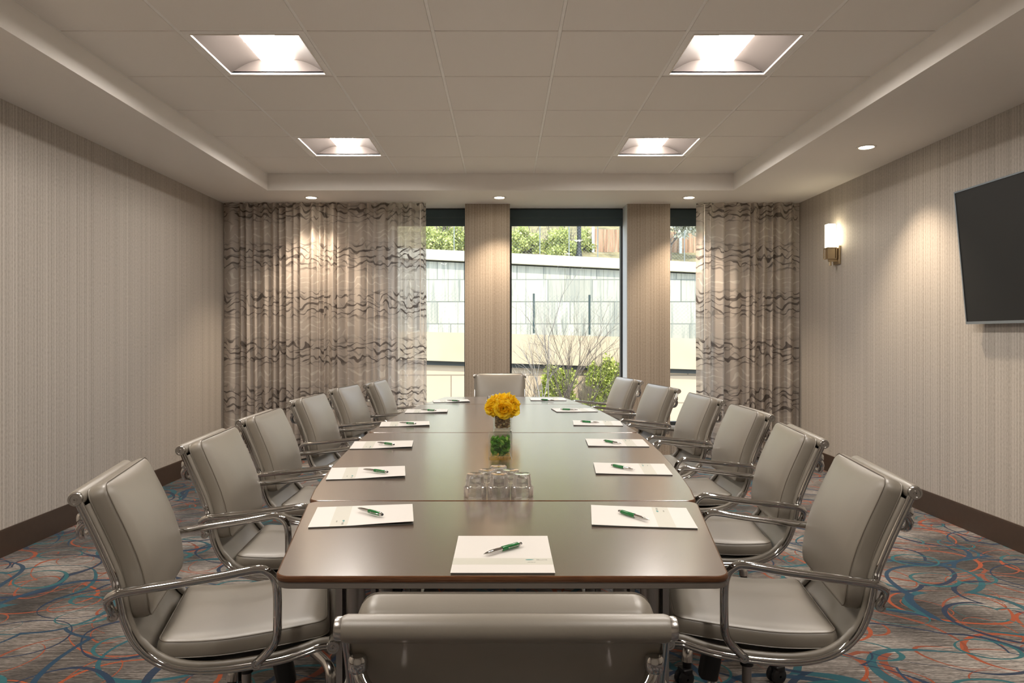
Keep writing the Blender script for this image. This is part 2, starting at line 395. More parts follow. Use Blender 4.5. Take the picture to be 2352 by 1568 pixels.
# ------------------------------------------------------------------ mesh helpers
class MB:
    def __init__(s):
        s.v = []; s.f = []; s.mi = []; s.uv = None
    def add(s, vs, fs, mi=0):
        o = len(s.v)
        s.v += [tuple(v) for v in vs]
        s.f += [tuple(i + o for i in f) for f in fs]
        s.mi += [mi] * len(fs)
        return s
    def box(s, x0, x1, y0, y1, z0, z1, mi=0, mat=None):
        vs = [Vector((x, y, z)) for z in (z0, z1) for y in (y0, y1) for x in (x0, x1)]
        if mat: vs = [mat @ v for v in vs]
        return s.add(vs, [(0, 2, 3, 1), (4, 5, 7, 6), (0, 1, 5, 4), (2, 6, 7, 3), (0, 4, 6, 2), (1, 3, 7, 5)], mi)
    def rbox(s, x0, x1, y0, y1, z0, z1, r, mi=0, mat=None, seg=3):
        """box with vertical corners rounded in xy and softened top/bottom edges"""
        pts = rrect(x0, x1, y0, y1, r, seg)
        e = min(r * 0.4, (z1 - z0) * 0.3)
        s.loft([[(x, y, z) for x, y in inset(pts, d, (x0 + x1) / 2, (y0 + y1) / 2)] for z, d in
                ((z0, e), (z0 + e, 0), (z1 - e, 0), (z1, e))], mi, True, mat)
        return s
    def loft(s, rings, mi=0, cap=True, mat=None, closed=True):
        n = len(rings[0]); vs = [v for r in rings for v in r]
        if mat: vs = [mat @ Vector(v) for v in vs]
        fs = []
        for i in range(len(rings) - 1):
            for j in range(n if closed else n - 1):
                k = (j + 1) % n
                fs.append((i * n + j, i * n + k, (i + 1) * n + k, (i + 1) * n + j))
        if cap and closed:
            fs.append(tuple(range(n - 1, -1, -1)))
            fs.append(tuple((len(rings) - 1) * n + j for j in range(n)))
        return s.add(vs, fs, mi)
    def tube(s, path, r, n=10, mi=0, prof=None, up=None, cap=True):
        """sweep a circle (radius or per-point radii) or a profile [(a, b)] along the path"""
        P = [Vector(p) for p in path]
        rings = []
        prev = None
        for i, p in enumerate(P):
            t = (P[min(i + 1, len(P) - 1)] - P[max(i - 1, 0)]).normalized()
            if up is not None:
                a = Vector(up) - t * t.dot(Vector(up)); a.normalize()
            elif prev is None:
                h = Vector((0, 0, 1)) if abs(t.z) < 0.9 else Vector((1, 0, 0))
                a = t.cross(h).normalized()
            else:
                a = (prev - t * prev.dot(t)).normalized()
            prev = a
            b = t.cross(a)
            rr = r[i] if isinstance(r, (list, tuple)) else r
            if prof:
                rings.append([p + a * x + b * y for x, y in prof])
            else:
                rings.append([p + (a * math.cos(2 * PI * k / n) + b * math.sin(2 * PI * k / n)) * rr for k in range(n)])
        return s.loft(rings, mi, cap)
    def lathe(s, prof, n=24, mi=0, mat=None, cap=False):
        """profile [(r, z)] about z"""
        rings = [[(r * math.cos(2 * PI * k / n), r * math.sin(2 * PI * k / n), z) for k in range(n)] for r, z in prof]
        return s.loft(rings, mi, cap, mat)
    def ball(s, c, r, mi=0, n=8, mat=None):
        rx, ry, rz = (r, r, r) if isinstance(r, (int, float)) else r
        rings = []
        for i in range(1, n):
            a = PI * i / n
            rings.append([(c[0] + rx * math.sin(a) * math.cos(2 * PI * k / (2 * n)), c[1] + ry * math.sin(a) * math.sin(2 * PI * k / (2 * n)), c[2] - rz * math.cos(a)) for k in range(2 * n)])
        return s.loft(rings, mi, True, mat)
    def build(s, name, mats, parent=None, smooth=True, angle=40):
        me = bpy.data.meshes.new(name)
        me.from_pydata(s.v, [], s.f)
        mats = mats if isinstance(mats, (list, tuple)) else [mats]
        for m in mats:
            me.materials.append(M[m])
        if len(mats) > 1:
            me.polygons.foreach_set('material_index', s.mi)
        if smooth:
            me.polygons.foreach_set('use_smooth', [True] * len(me.polygons))
            me.set_sharp_from_angle(angle=R(angle))
        if s.uv:
            u = me.uv_layers.new(name='UVMap')
            for li, lp in enumerate(me.loops):
                u.data[li].uv = s.uv[lp.vertex_index]
        me.update()
        o = bpy.data.objects.new(name, me)
        col.objects.link(o)
        if parent is not None:
            o.parent = parent
        return o

def rrect(x0, x1, y0, y1, r, seg=4):
    pts = []
    for cx, cy, a0 in ((x1 - r, y1 - r, 0), (x0 + r, y1 - r, 90), (x0 + r, y0 + r, 180), (x1 - r, y0 + r, 270)):
        for i in range(seg + 1):
            a = R(a0 + 90 * i / seg)
            pts.append((cx + r * math.cos(a), cy + r * math.sin(a)))
    return pts

def inset(pts, d, cx=None, cy=None):
    if d == 0: return pts
    n = len(pts); out = []
    for i in range(n):
        p0, p1, p2 = pts[i - 1], pts[i], pts[(i + 1) % n]
        tx, ty = p2[0] - p0[0], p2[1] - p0[1]
        L = math.hypot(tx, ty) or 1
        out.append((p1[0] - ty / L * d, p1[1] + tx / L * d))
    return out

def catmull(pts, n=6):
    P = [Vector(p) for p in pts]
    P = [P[0] * 2 - P[1]] + P + [P[-1] * 2 - P[-2]]
    out = []
    for i in range(1, len(P) - 2):
        for k in range(n):
            t = k / n
            a, b, c, d = P[i - 1], P[i], P[i + 1], P[i + 2]
            out.append(0.5 * ((2 * b) + (c - a) * t + (2 * a - 5 * b + 4 * c - d) * t * t + (3 * b - a - 3 * c + d) * t ** 3))
    out.append(P[-2])
    return out

def tag(o, label=None, cat=None, group=None, kind=None):
    if label: o['label'] = label
    if cat: o['category'] = cat
    if group: o['group'] = group
    if kind: o['kind'] = kind
    return o

def empty(name, loc=(0, 0, 0), rz=0.0, label=None, cat=None, group=None):
    o = bpy.data.objects.new(name, None)
    o.empty_display_size = 0.05
    o.location = loc
    o.rotation_euler = (0, 0, rz)
    col.objects.link(o)
    return tag(o, label, cat, group)

def copy_tree(o, parent=None):
    c = o.copy()
    col.objects.link(c)
    c.parent = parent
    for ch in list(o.children):
        copy_tree(ch, c)
    return c

def struct(name, mb, mat, parent=None, **kw):
    o = mb.build(name, mat, parent, **kw)
    if parent is None: o['kind'] = 'structure'
    return o

# ------------------------------------------------------------------ room shell
XL, XR, YF, YB = -2.775, 2.92, 7.186, -2.0
ZS, ZT, ZG = 2.528, 2.677, 2.686          # soffit, tile face, grid face
GX0, GX1, GY0, GY1 = -2.13, 2.072, -0.805, 6.515
mb = MB(); mb.box(XL - 0.3, XR + 0.3, YB - 0.2, 7.62, -0.12, 0); struct('floor', mb, 'carpet', smooth=False)
mb = MB(); mb.box(XL - 0.15, XL, YB - 0.15, 7.62, 0, 2.95); struct('wall_left', mb, 'wallpaper', smooth=False)
mb = MB(); mb.box(XR, XR + 0.15, YB - 0.15, 7.62, 0, 2.95); struct('wall_right', mb, 'wallpaper', smooth=False)
mb = MB(); mb.box(XL, XR, YB - 0.15, YB, 0, 2.95); struct('wall_front', mb, 'wallpaper', smooth=False)
# window wall: pieces between the openings
P1 = (-0.385, 0.061); P2 = (1.229, 1.655)
WX = [(-1.128, P1[0]), (P1[1], P2[0]), (P2[1], 2.10)]
mb = MB()
mb.box(XL, WX[0][0], 7.26, 7.62, 0, ZS)
mb.box(WX[2][1], XR, 7.26, 7.62, 0, ZS)
for a, b in WX: mb.box(a, b, 7.44, 7.62, 0, 0.27)
mb.box(XL, XR, 7.44, 7.62, ZS, 2.95)
struct('wall_back', mb, 'wallpaper', smooth=False)
mb = MB(); mb.box(P1[0], P1[1], YF, 7.62, 0, ZS); struct('wall_pier', mb, 'pier_paper', smooth=False)
mb = MB(); mb.box(P2[0], P2[1], YF, 7.62, 0, ZS); struct('wall_pier', mb, 'pier_paper', smooth=False)
mb = MB(); mb.box(P2[0] - 0.004, P2[0], YF + 0.004, 7.44, 0.0, ZS); struct('trim_2', mb, 'sill', smooth=False)
# soffit ring
mb = MB()
mb.box(XL, GX0, YB, 7.44, ZS, 2.95); mb.box(GX1, XR, YB, 7.44, ZS, 2.95)
mb.box(GX0, GX1, GY1, 7.44, ZS, 2.95); mb.box(GX0, GX1, YB, GY0, ZS, 2.95)
struct('ceiling_soffit', mb, 'paint', smooth=False)
mb = MB(); mb.box(XL - 0.1, XR + 0.1, YB - 0.1, 7.62, 2.95, 3.05); struct('ceiling_slab', mb, 'paint', smooth=False)
# suspended grid and tiles
T = 0.61
xs = [-0.34 + T * k for k in range(-2, 4)]
xs = [GX0] + xs + [GX1]
ys = [GY1 - 0.01 - T * k for k in range(0, 12)]
ys = [GY1] + ys[1:] + [GY0]
ys.sort()
troffers = []
LC = [(-1.56, -0.95), (0.88, 1.49)]
LR = [5.295, 3.455, 1.625, -0.205]
def is_light(cx, cy):
    return any(a < cx < b for a, b in LC) and any(abs(cy - (r + 0.305)) < 0.15 for r in LR)
mb = MB(); gb = MB()
for i in range(len(xs) - 1):
    for j in range(len(ys) - 1):
        a, b, c, d = xs[i], xs[i + 1], ys[j], ys[j + 1]
        cx, cy = (a + b) / 2, (c + d) / 2
        if is_light(cx, cy):
            troffers.append((a, b, c, d)); continue
        g = 0.0085
        h_ = 0.0058
        mb.loft([[(x, y, ZT + 0.02) for x, y in rrect(a + g, b - g, c + h_, d - h_, 0.0015, 1)],
                 [(x, y, ZT + 0.0015) for x, y in rrect(a + g, b - g, c + h_, d - h_, 0.0015, 1)],
                 [(x, y, ZT) for x, y in rrect(a + g + 0.0015, b - g - 0.0015, c + h_ + 0.0015, d - h_ - 0.0015, 0.0015, 1)]])
struct('ceiling', mb, 'tile', smooth=False)
for x in xs: gb.box(x - 0.0075, x + 0.0075, GY0, GY1, ZT + 0.0025, ZG + 0.02)
for y in ys: gb.box(GX0, GX1, y - 0.0119, y + 0.0119, ZG + 0.0002, ZG + 0.0198)
struct('trim_1', gb, 'grid', smooth=False)
# baseboards
bh = 0.150
for nm, x0, x1 in (('left', XL, XL + 0.014), ('right', XR - 0.014, XR)):
    mb = MB(); mb.box(x0, x1, YB, 7.26, 0, bh - 0.006)
    mb.box(*( (x0, x1 - 0.003) if nm == 'left' else (x0 + 0.003, x1)), YB, 7.26, bh - 0.006, bh)
    struct('baseboard_' + nm, mb, 'base', smooth=False)
mb = MB(); mb.box(XL, P1[0], 7.246, 7.26, 0, bh) if False else mb.box(XL, WX[0][0], 7.246, 7.26, 0, bh)
mb.box(WX[2][1], XR, 7.246, 7.26, 0, bh)
struct('baseboard_back', mb, 'base', smooth=False)

# ------------------------------------------------------------------ windows
for k, (a, b) in enumerate(WX):
    w = bpy.data.objects.new('window_%d' % (k + 1), None); w.location = ((a + b) / 2, 7.5, 0.27); w['kind'] = 'structure'
    col.objects.link(w)
    cx = (a + b) / 2
    def loc(o):
        o.location = (-cx, -7.5, -0.27); return o
    zt = 2.40
    mb = MB(); fw = 0.022
    mb.box(a, a + fw, 7.47, 7.54, 0.29, ZS); mb.box(b - fw, b, 7.47, 7.54, 0.29, ZS)
    mb.box(a + fw, b - fw, 7.47, 7.54, 0.29, 0.33); mb.box(a + fw, b - fw, 7.47, 7.54, 2.47, ZS)
    loc(mb.build('window_frame', 'frame', w, smooth=False))
    mb = MB(); mb.box(a + 0.003, b - 0.003, 7.445, 7.469, 2.43, ZS - 0.012); mb.box(a + 0.003, b - 0.003, 7.449, 7.469, 2.358, 2.428)
    mb.box(a + 0.006, b - 0.006, 7.452, 7.462, 2.346, 2.357)
    o = loc(mb.build('shade_box', 'shade', w, smooth=False)); o['label'] = 'dark slate roller shade fascia'
    mb = MB(); mb.box(a + fw, b - fw, 7.503, 7.507, 0.33, 2.47)
    loc(mb.build('glass_pane', 'pane', w, smooth=False))
    mb = MB(); mb.box(a, b, 7.42, 7.54, 0.27, 0.29)
    loc(mb.build('window_sill', 'sill', w, smooth=False))

# ------------------------------------------------------------------ curtains
def curtain(name, x0, x1, seed, label, wandx, wz):
    rnd = random.Random(seed)
    # pleat control points: x advance and depth
    xs_, ds = [], []
    x = x0; s = 1
    pts = []
    while x < x1:
        pts.append((x, s * rnd.uniform(0.016, 0.060)))
        x += rnd.choice((rnd.uniform(0.020, 0.04), rnd.uniform(0.04, 0.09))); s = -s
    pts.append((x1, 0.0))
    poly = catmull([(p[0], p[1], 0) for p in pts], 7)
    L = [0]
    for i in range(1, len(poly)): L.append(L[-1] + (poly[i] - poly[i - 1]).length)
    nz = 26; z0, z1 = 0.02, ZS - 0.004
    mb = MB(); mb.uv = []
    n = len(poly)
    ph = [rnd.uniform(0, 6.28) for _ in range(3)]
    for j in range(nz + 1):
        t = j / nz; z = z0 + (z1 - z0) * t
        for i, p in enumerate(poly):
            q = p.x
            sway = 0.012 * math.sin(3.1 * q + ph[0] + 1.2 * t) * (1 - t) + 0.006 * math.sin(14 * q + 3 * t + ph[1]) * (1 - t)
            dep = p.y * (1.0 - 0.25 * t) + 0.010 * math.sin(9 * q + ph[2] + 2.0 * t) * (1 - t)
            mb.v.append((q + sway, 7.11 + dep, z))
            mb.uv.append((L[i], z))
    for j in range(nz):
        for i in range(n - 1):
            mb.f.append((j * n + i, j * n + i + 1, (j + 1) * n + i + 1, (j + 1) * n + i)); mb.mi.append(0)
    o = mb.build(name, 'curtain', None, angle=180)
    tag(o, label, 'curtain', 'curtains on the window wall')
    wd = MB(); wd.tube([(wandx, 7.035, ZS - 0.03), (wandx, 7.033, wz + 0.04)], 0.004, 8)
    wd.tube([(wandx, 7.033, wz + 0.045), (wandx, 7.033, wz)], 0.006, 8)
    wd.tube([(wandx, 7.035, ZS - 0.035), (wandx, 7.09, ZS - 0.02)], 0.003, 6)
    wd.build('curtain_wand', 'trimwhite', o)
    return o
curtain('curtain', XL + 0.012, -0.765, 11, 'wide patterned curtain covering the wall beside the left-hand window', -0.812, 1.17)
curtain('curtain', 1.905, XR - 0.012, 23, 'narrow patterned curtain hanging by the wall with the lamp and screen', 1.955, 1.17)

# ------------------------------------------------------------------ ceiling lights
def troffer(a, b, c, d, label):
    cx, cy = (a + b) / 2, (c + d) / 2
    root = empty('ceiling_light', (cx, cy, ZT), 0, label, 'ceiling light', 'square recessed ceiling lights')
    h = 0.296; w = 0.262
    mb = MB()
    for x0, x1, y0, y1 in ((-h, -w, -h, h), (w, h, -h, h), (-w, w, -h, -w), (-w, w, w, h)):
        mb.box(x0, x1, y0, y1, 0.002, 0.014)
    mb.build('frame', 'grid', root, smooth=False)
    mb = MB(); e = 0.004
    for x0, x1, y0, y1 in ((-w - e, -w, -w - e, w + e), (w, w + e, -w - e, w + e), (-w, w, -w - e, -w), (-w, w, w, w + e)):
        mb.box(x0, x1, y0, y1, -0.003, 0.004)
    mb.build('trim_ring', 'trimwhite', root, smooth=False)
    lw = 0.086; N = 10
    prof = []
    for i in range(N + 1):
        t = i / N; x = w - (w - lw) * t
        prof.append((x, 0.006 + 0.072 * math.sin(t * PI / 2)))
    mb = MB()
    for s in (-1, 1):
        mb.loft([[(s * x, y, z) for x, z in prof] for y in (-w, w)], 0, False, closed=False)
    for y in (-w, w):
        pl = [(x, y, z) for x, z in prof] + [(-x, y, z) for x, z in reversed(prof)]
        mb.add(pl, [tuple(range(len(pl)))])
    mb.box(-w, w, -w, w, 0.10, 0.11)
    mb.build('reflector', 'reflector', root)
    mb = MB(); lens = [(-lw, 0.076), (-lw * 0.92, 0.058), (-lw * 0.7, 0.042), (-lw * 0.35, 0.033), (0, 0.030), (lw * 0.35, 0.033), (lw * 0.7, 0.042), (lw * 0.92, 0.058), (lw, 0.076)]
    mb.loft([[(x, y, z) for x, z in lens] for y in (-w + 0.001, w - 0.001)], 0, False, closed=False)
    mb.build('lens', 'lens', root)
for a, b, c, d in troffers:
    L_ = 'left' if a < 0 else 'right'
    k = min(range(4), key=lambda i: abs(LR[i] - c))
    row = ['lit square ceiling light near the window soffit, on the %s side',
           'large lit square ceiling light at the top of the photo, %s side',
           'lit square ceiling light above the near end of the table, %s side',
           'lit square ceiling light behind the camera, %s side'][k] % L_
    troffer(a, b, c, d, row)

def downlight(x, y, label, r=0.05, tilt=0.0):
    root = empty('recessed_downlight', (x, y, ZS), 0, label, 'downlight', 'round recessed downlights')
    mb = MB()
    mb.lathe([(r * 1.28, 0.0), (r * 1.25, -0.005), (r * 1.0, -0.006), (r * 0.95, -0.002), (r * 0.92, 0.004)], 32)
    mb.build('trim_ring', 'trimwhite', root)
    mb = MB(); mb.lathe([(r * 0.93, -0.0015), (r * 0.5, -0.004), (0.001, -0.005)], 32)
    mb.build('bulb', 'bulb', root)
    l = bpy.data.lights.new('downlight_beam', 'SPOT')
    l.energy = SPOT; l.color = (1.0, 0.80, 0.60); l.spot_size = R(96); l.spot_blend = 0.75; l.shadow_soft_size = 0.04
    lo = bpy.data.objects.new('downlight_beam', l); lo.location = (0, 0, -0.02); lo.parent = root
    lo.rotation_euler = (R(tilt), 0, 0)
    col.objects.link(lo)
downlight(-1.823, 6.845, 'small round downlight above the wide left-hand curtain')
downlight(-0.041, 6.845, 'small round downlight above the pier between the first two windows')
downlight(1.755, 6.845, 'small round downlight above the pier next to the narrow curtain')
downlight(2.513, 5.007, 'round downlight in the right soffit, close to the wall lamp')
downlight(2.513, 3.10, 'round downlight in the right soffit above the wall screen')
downlight(-2.40, 2.5, 'round downlight in the left soffit by the striped wall')
downlight(-2.40, 0.6, 'round downlight in the left soffit behind the camera')

# ------------------------------------------------------------------ sconce
root = empty('wall_sconce', (XR, 6.31, 1.99), 0, 'lit brass wall lamp with a square white glass shade on the right wall', 'wall lamp')
mb = MB(); mb.rbox(-0.020, -0.001, -0.055, 0.055, -0.150, 0.01, 0.004); mb.build('backplate', 'brass', root, smooth=False)
mb = MB()
mb.box(-0.085, -0.02, -0.012, 0.012, -0.125, -0.105)
mb.box(-0.111, -0.029, -0.041, 0.041, -0.012, -0.004)
mb.box(-0.111, -0.029, -0.041, 0.041, -0.104, -0.098)
for sx in (-0.111, -0.035):
    for sy in (-0.041, 0.035):
        mb.box(sx, sx + 0.006, sy, sy + 0.006, -0.10, -0.008)
mb.tube([(-0.07, 0, -0.16), (-0.07, 0, -0.10)], [0.011, 0.009], 12)
mb.build('bracket', 'brass', root, smooth=False)
mb = MB(); mb.box(-0.100, -0.040, -0.030, 0.030, -0.097, -0.014); mb.build('socket_cover', 'brass', root, smooth=False)
mb = MB(); mb.rbox(-0.104, -0.036, -0.034, 0.034, -0.004, 0.200, 0.006); mb.build('shade', 'sconce_glow', root)

# ------------------------------------------------------------------ tv
root = empty('wall_television', (XR, 3.74, 1.70), 0, 'large dark flat television tilted down on the right wall', 'television')
tilt = math.asin(0.076 / 0.82)
TM = Matrix.Translation((-0.088, 0, 0.0)) @ Matrix.Rotation(-tilt, 4, 'Y')
hw, hh = 0.733, 0.41
mb = MB()
for y0, y1, z0, z1 in ((-hw, hw, hh - 0.009, hh), (-hw, hw, -hh, -hh + 0.016), (-hw, -hw + 0.009, -hh + 0.016, hh - 0.009), (hw - 0.009, hw, -hh + 0.016, hh - 0.009)):
    mb.box(-0.010, 0.012, y0, y1, z0, z1, mat=TM)
mb.build('bezel', 'bezel', root, smooth=False)
mb = MB(); mb.box(-0.006, 0.010, -hw + 0.009, hw - 0.009, -hh + 0.016, hh - 0.009, mat=TM); mb.build('screen', 'screen', root, smooth=False)
mb = MB(); mb.box(0.012, 0.030, -hw + 0.06, hw - 0.06, -hh + 0.05, hh - 0.08, mat=TM); mb.build('rear_case', 'black', root, smooth=False)
mb = MB(); mb.box(-0.012, -0.001, -0.25, 0.25, -0.15, 0.12); mb.box(-0.075, -0.010, -0.2, -0.17, -0.10, 0.08); mb.box(-0.075, -0.010, 0.17, 0.2, -0.10, 0.08)
mb.build('wall_bracket', 'black', root, smooth=False)

# ------------------------------------------------------------------ tables
HT = 0.735
def smooth_outline(side):
    """side: [(halfwidth, y)] near to far -> closed outline with rounded corners"""
    pts = [(x, y) for x, y in side] + [(-x, y) for x, y in reversed(side)]
    return pts
def round_corners(pts, corners, r, seg=5):
    out = []
    n = len(pts)
    for i, p in enumerate(pts):
        if i not in corners: out.append(p); continue
        P, A, B = Vector(p), Vector(pts[i - 1]), Vector(pts[(i + 1) % n])
        a = (A - P).normalized(); b = (B - P).normalized()
        ang = math.acos(max(-1, min(1, a.dot(b)))); d = r / math.tan(ang / 2)
        s, e = P + a * d, P + b * d
        c = P + (a + b).normalized() * (r / math.sin(ang / 2))
        a0 = math.atan2(s.y - c.y, s.x - c.x); a1 = math.atan2(e.y - c.y, e.x - c.x)
        da = (a1 - a0 + PI) % (2 * PI) - PI
        for k in range(seg + 1):
            t = a0 + da * k / seg
            out.append((c.x + r * math.cos(t), c.y + r * math.sin(t)))
    return out
def table(name, side, label, legs):
    y0 = side[0][1]; y1 = side[-1][1]; cy = (y0 + y1) / 2
    root = empty(name, (-0.003, cy, 0), 0, label, 'table', 'conference table sections')
    pts = [(x, y - cy) for x, y in side] + [(-x, y - cy) for x, y in reversed(side)]
    n = len(side)
    pts = round_corners(pts, {0, n - 1, n, 2 * n - 1}, 0.035, 7)
    # make counter-clockwise
    def ring(d, z): return [(x, y, z) for x, y in inset(pts, d)]
    mb = MB()
    mb.loft([ring(0.0045, HT - 0.004), ring(0.0045, HT - 0.0002)], 0, True)
    mb.build('tabletop', 'laminate', root)
    mb = MB()
    prof = [(0.0045, HT - 0.0002), (0.0018, HT - 0.0012), (0.0, HT - 0.0045), (0.0, HT - 0.0095), (0.0015, HT - 0.0125), (0.004, HT - 0.0130)]
    mb.loft([ring(d, z) for d, z in prof], 0, False)
    mb.build('edge_band', 'edge', root)
    mb = MB(); mb.loft([ring(0.0035, HT - 0.0128), ring(0.0035, HT - 0.0255), ring(0.006, HT - 0.027)], 0, True)
    mb.build('underside_panel', 'core', root)
    for lx, ly in legs:
        ly -= cy
        mb = MB()
        mb.tube([(lx, ly, 0.035), (lx, ly, HT - 0.032)], 0.026, 20)
        mb.box(lx + 0.036 * (1 if lx > 0 else -1) - 0.008, lx + 0.036 * (1 if lx > 0 else -1) + 0.008, ly - 0.02, ly + 0.02, 0.04, HT - 0.03)
        mb.box(lx - 0.05, lx + 0.05, ly - 0.20, ly + 0.20, HT - 0.034, HT - 0.026)
        lg = mb.build('leg', 'tleg', root)
        mb = MB(); mb.rbox(lx - 0.03, lx + 0.03, ly - 0.27, ly + 0.27, 0.012, 0.042, 0.025)
        for s in (-1, 1): mb.lathe([(0.018, 0.0), (0.018, 0.014)], 12, 0, Matrix.Translation((lx, ly + s * 0.24, 0)), True)
        mb.build('foot', 'tleg', lg)
    return root
table('conference_table', [(0.463, 1.467), (0.574, 2.134)], 'near end section of the brown conference table, beside the foreground chair', [(-0.38, 1.86), (0.38, 1.86)])
table('conference_table', [(0.574, 2.139), (0.600, 2.3), (0.622, 2.5), (0.643, 2.75), (0.660, 3.0), (0.672, 3.25), (0.680, 3.629)],
      'middle section of the conference table carrying the upturned glasses and green vase', [(-0.40, 2.45), (0.40, 2.45), (-0.40, 3.3), (0.40, 3.3)])
table('conference_table', [(0.680, 3.634), (0.672, 4.02), (0.660, 4.27), (0.643, 4.52), (0.622, 4.77), (0.600, 4.96), (0.574, 5.114)],
      'middle section of the conference table carrying the yellow flowers', [(-0.40, 3.95), (0.40, 3.95), (-0.40, 4.8), (0.40, 4.8)])
table('conference_table', [(0.574, 5.119), (0.463, 5.735)], 'far end section of the conference table by the windows', [(-0.38, 5.40), (0.38, 5.40)])

# ------------------------------------------------------------------ office chair
RAIL = catmull([(0.255, 0, 0.446), (0.225, 0, 0.446), (0.190, 0, 0.436), (0.138, 0, 0.424), (0.07, 0, 0.417), (0.0, 0, 0.414), (-0.061, 0, 0.418),
                (-0.117, 0, 0.432), (-0.163, 0, 0.459), (-0.198, 0, 0.500), (-0.219, 0, 0.550), (-0.229, 0, 0.597), (-0.240, 0, 0.65),
                (-0.262, 0, 0.71), (-0.287, 0, 0.77), (-0.319, 0, 0.844)], 4)
VW = 0.213
def cushion(name, base_pts, hw, thick, bulge, root, r=0.030):
    base = catmull(base_pts, 8)
    L = [0]
    for i in range(1, len(base)): L.append(L[-1] + (base[i] - base[i - 1]).length)
    tot = L[-1]
    def at(s):
        s = max(0, min(tot, s))
        for i in range(1, len(L)):
            if L[i] >= s: break
        f = (s - L[i - 1]) / max(1e-9, L[i] - L[i - 1])
        p = base[i - 1].lerp(base[i], f); t = (base[i] - base[i - 1]).normalized()
        return p, Vector((t.z, 0, -t.x))
    def mp(v, s, t):
        p, n = at(s)
        e = 0
        if s < 0: e = s
        if s > tot: e = s - tot
        return Vector((p.x, v, p.z)) + n * t
    out = rrect(-hw, hw, 0, tot, r, 6)
    # denser straight edges
    dense = []
    for i in range(len(out)):
        a, b = out[i], out[(i + 1) % len(out)]
        k = max(1, int(math.hypot(b[0] - a[0], b[1] - a[1]) / 0.035))
        dense += [(a[0] + (b[0] - a[0]) * j / k, a[1] + (b[1] - a[1]) * j / k) for j in range(k)]
    cxs, cys = 0, tot / 2
    def ring(d, t): return [(x, y, t) for x, y in inset(dense, d)]
    rings = [ring(0.012, 0.002), ring(0.004, 0.006), ring(0.0, 0.014), ring(-0.001, thick * 0.55), ring(0.0, thick - 0.012), ring(0.003, thick - 0.004)]
    top0 = inset(dense, 0.009)
    rings.append([(x, y, thick) for x, y in top0])
    for k in (0.93, 0.84, 0.72, 0.58, 0.42, 0.26, 0.10):
        q = 1 - k
        rr = []
        for x, y in top0:
            X, Y = x * k, cys + (y - cys) * k
            h = bulge * (1 - (abs(X) / hw) ** 2.6) * (1 - (abs(Y - cys) / (tot / 2)) ** 2.6)
            rr.append((X, Y, thick + h + 0.0025 * min(1, q * 12)))
        rings.append(rr)
    mb = MB()
    mb.loft([[mp(*p) for p in rg] for rg in rings], 0, True)
    o = mb.build(name, 'leather', root, angle=75)
    for d, tt in ((0.0035, thick - 0.003), (0.0035, 0.0075)):
        sm = MB()
        loop = [mp(*p) for p in ring(d - 0.0005, tt)]
        sm.tube(loop + [loop[0]], 0.0014, 5, cap=False)
        sm.build('piping', 'seam' if tt > 0.02 else 'leather', o)
    return o

def disc(mb, c, r, th, side, mi=0):
    """knurled end cap whose axis is y"""
    Mx = Matrix.Translation(c) @ Matrix.Rotation(-side * PI / 2, 4, 'X')
    mb.lathe([(0.001, 0), (r * 0.98, 0), (r, 0.002), (r, th * 0.7), (r * 0.93, th), (r * 0.66, th), (r * 0.62, th * 0.72), (r * 0.36, th * 0.72), (r * 0.33, th * 1.02),
              (r * 0.14, th * 1.02), (r * 0.1, th * 0.6), (0.0005, th * 0.6)], 24, mi, Mx)

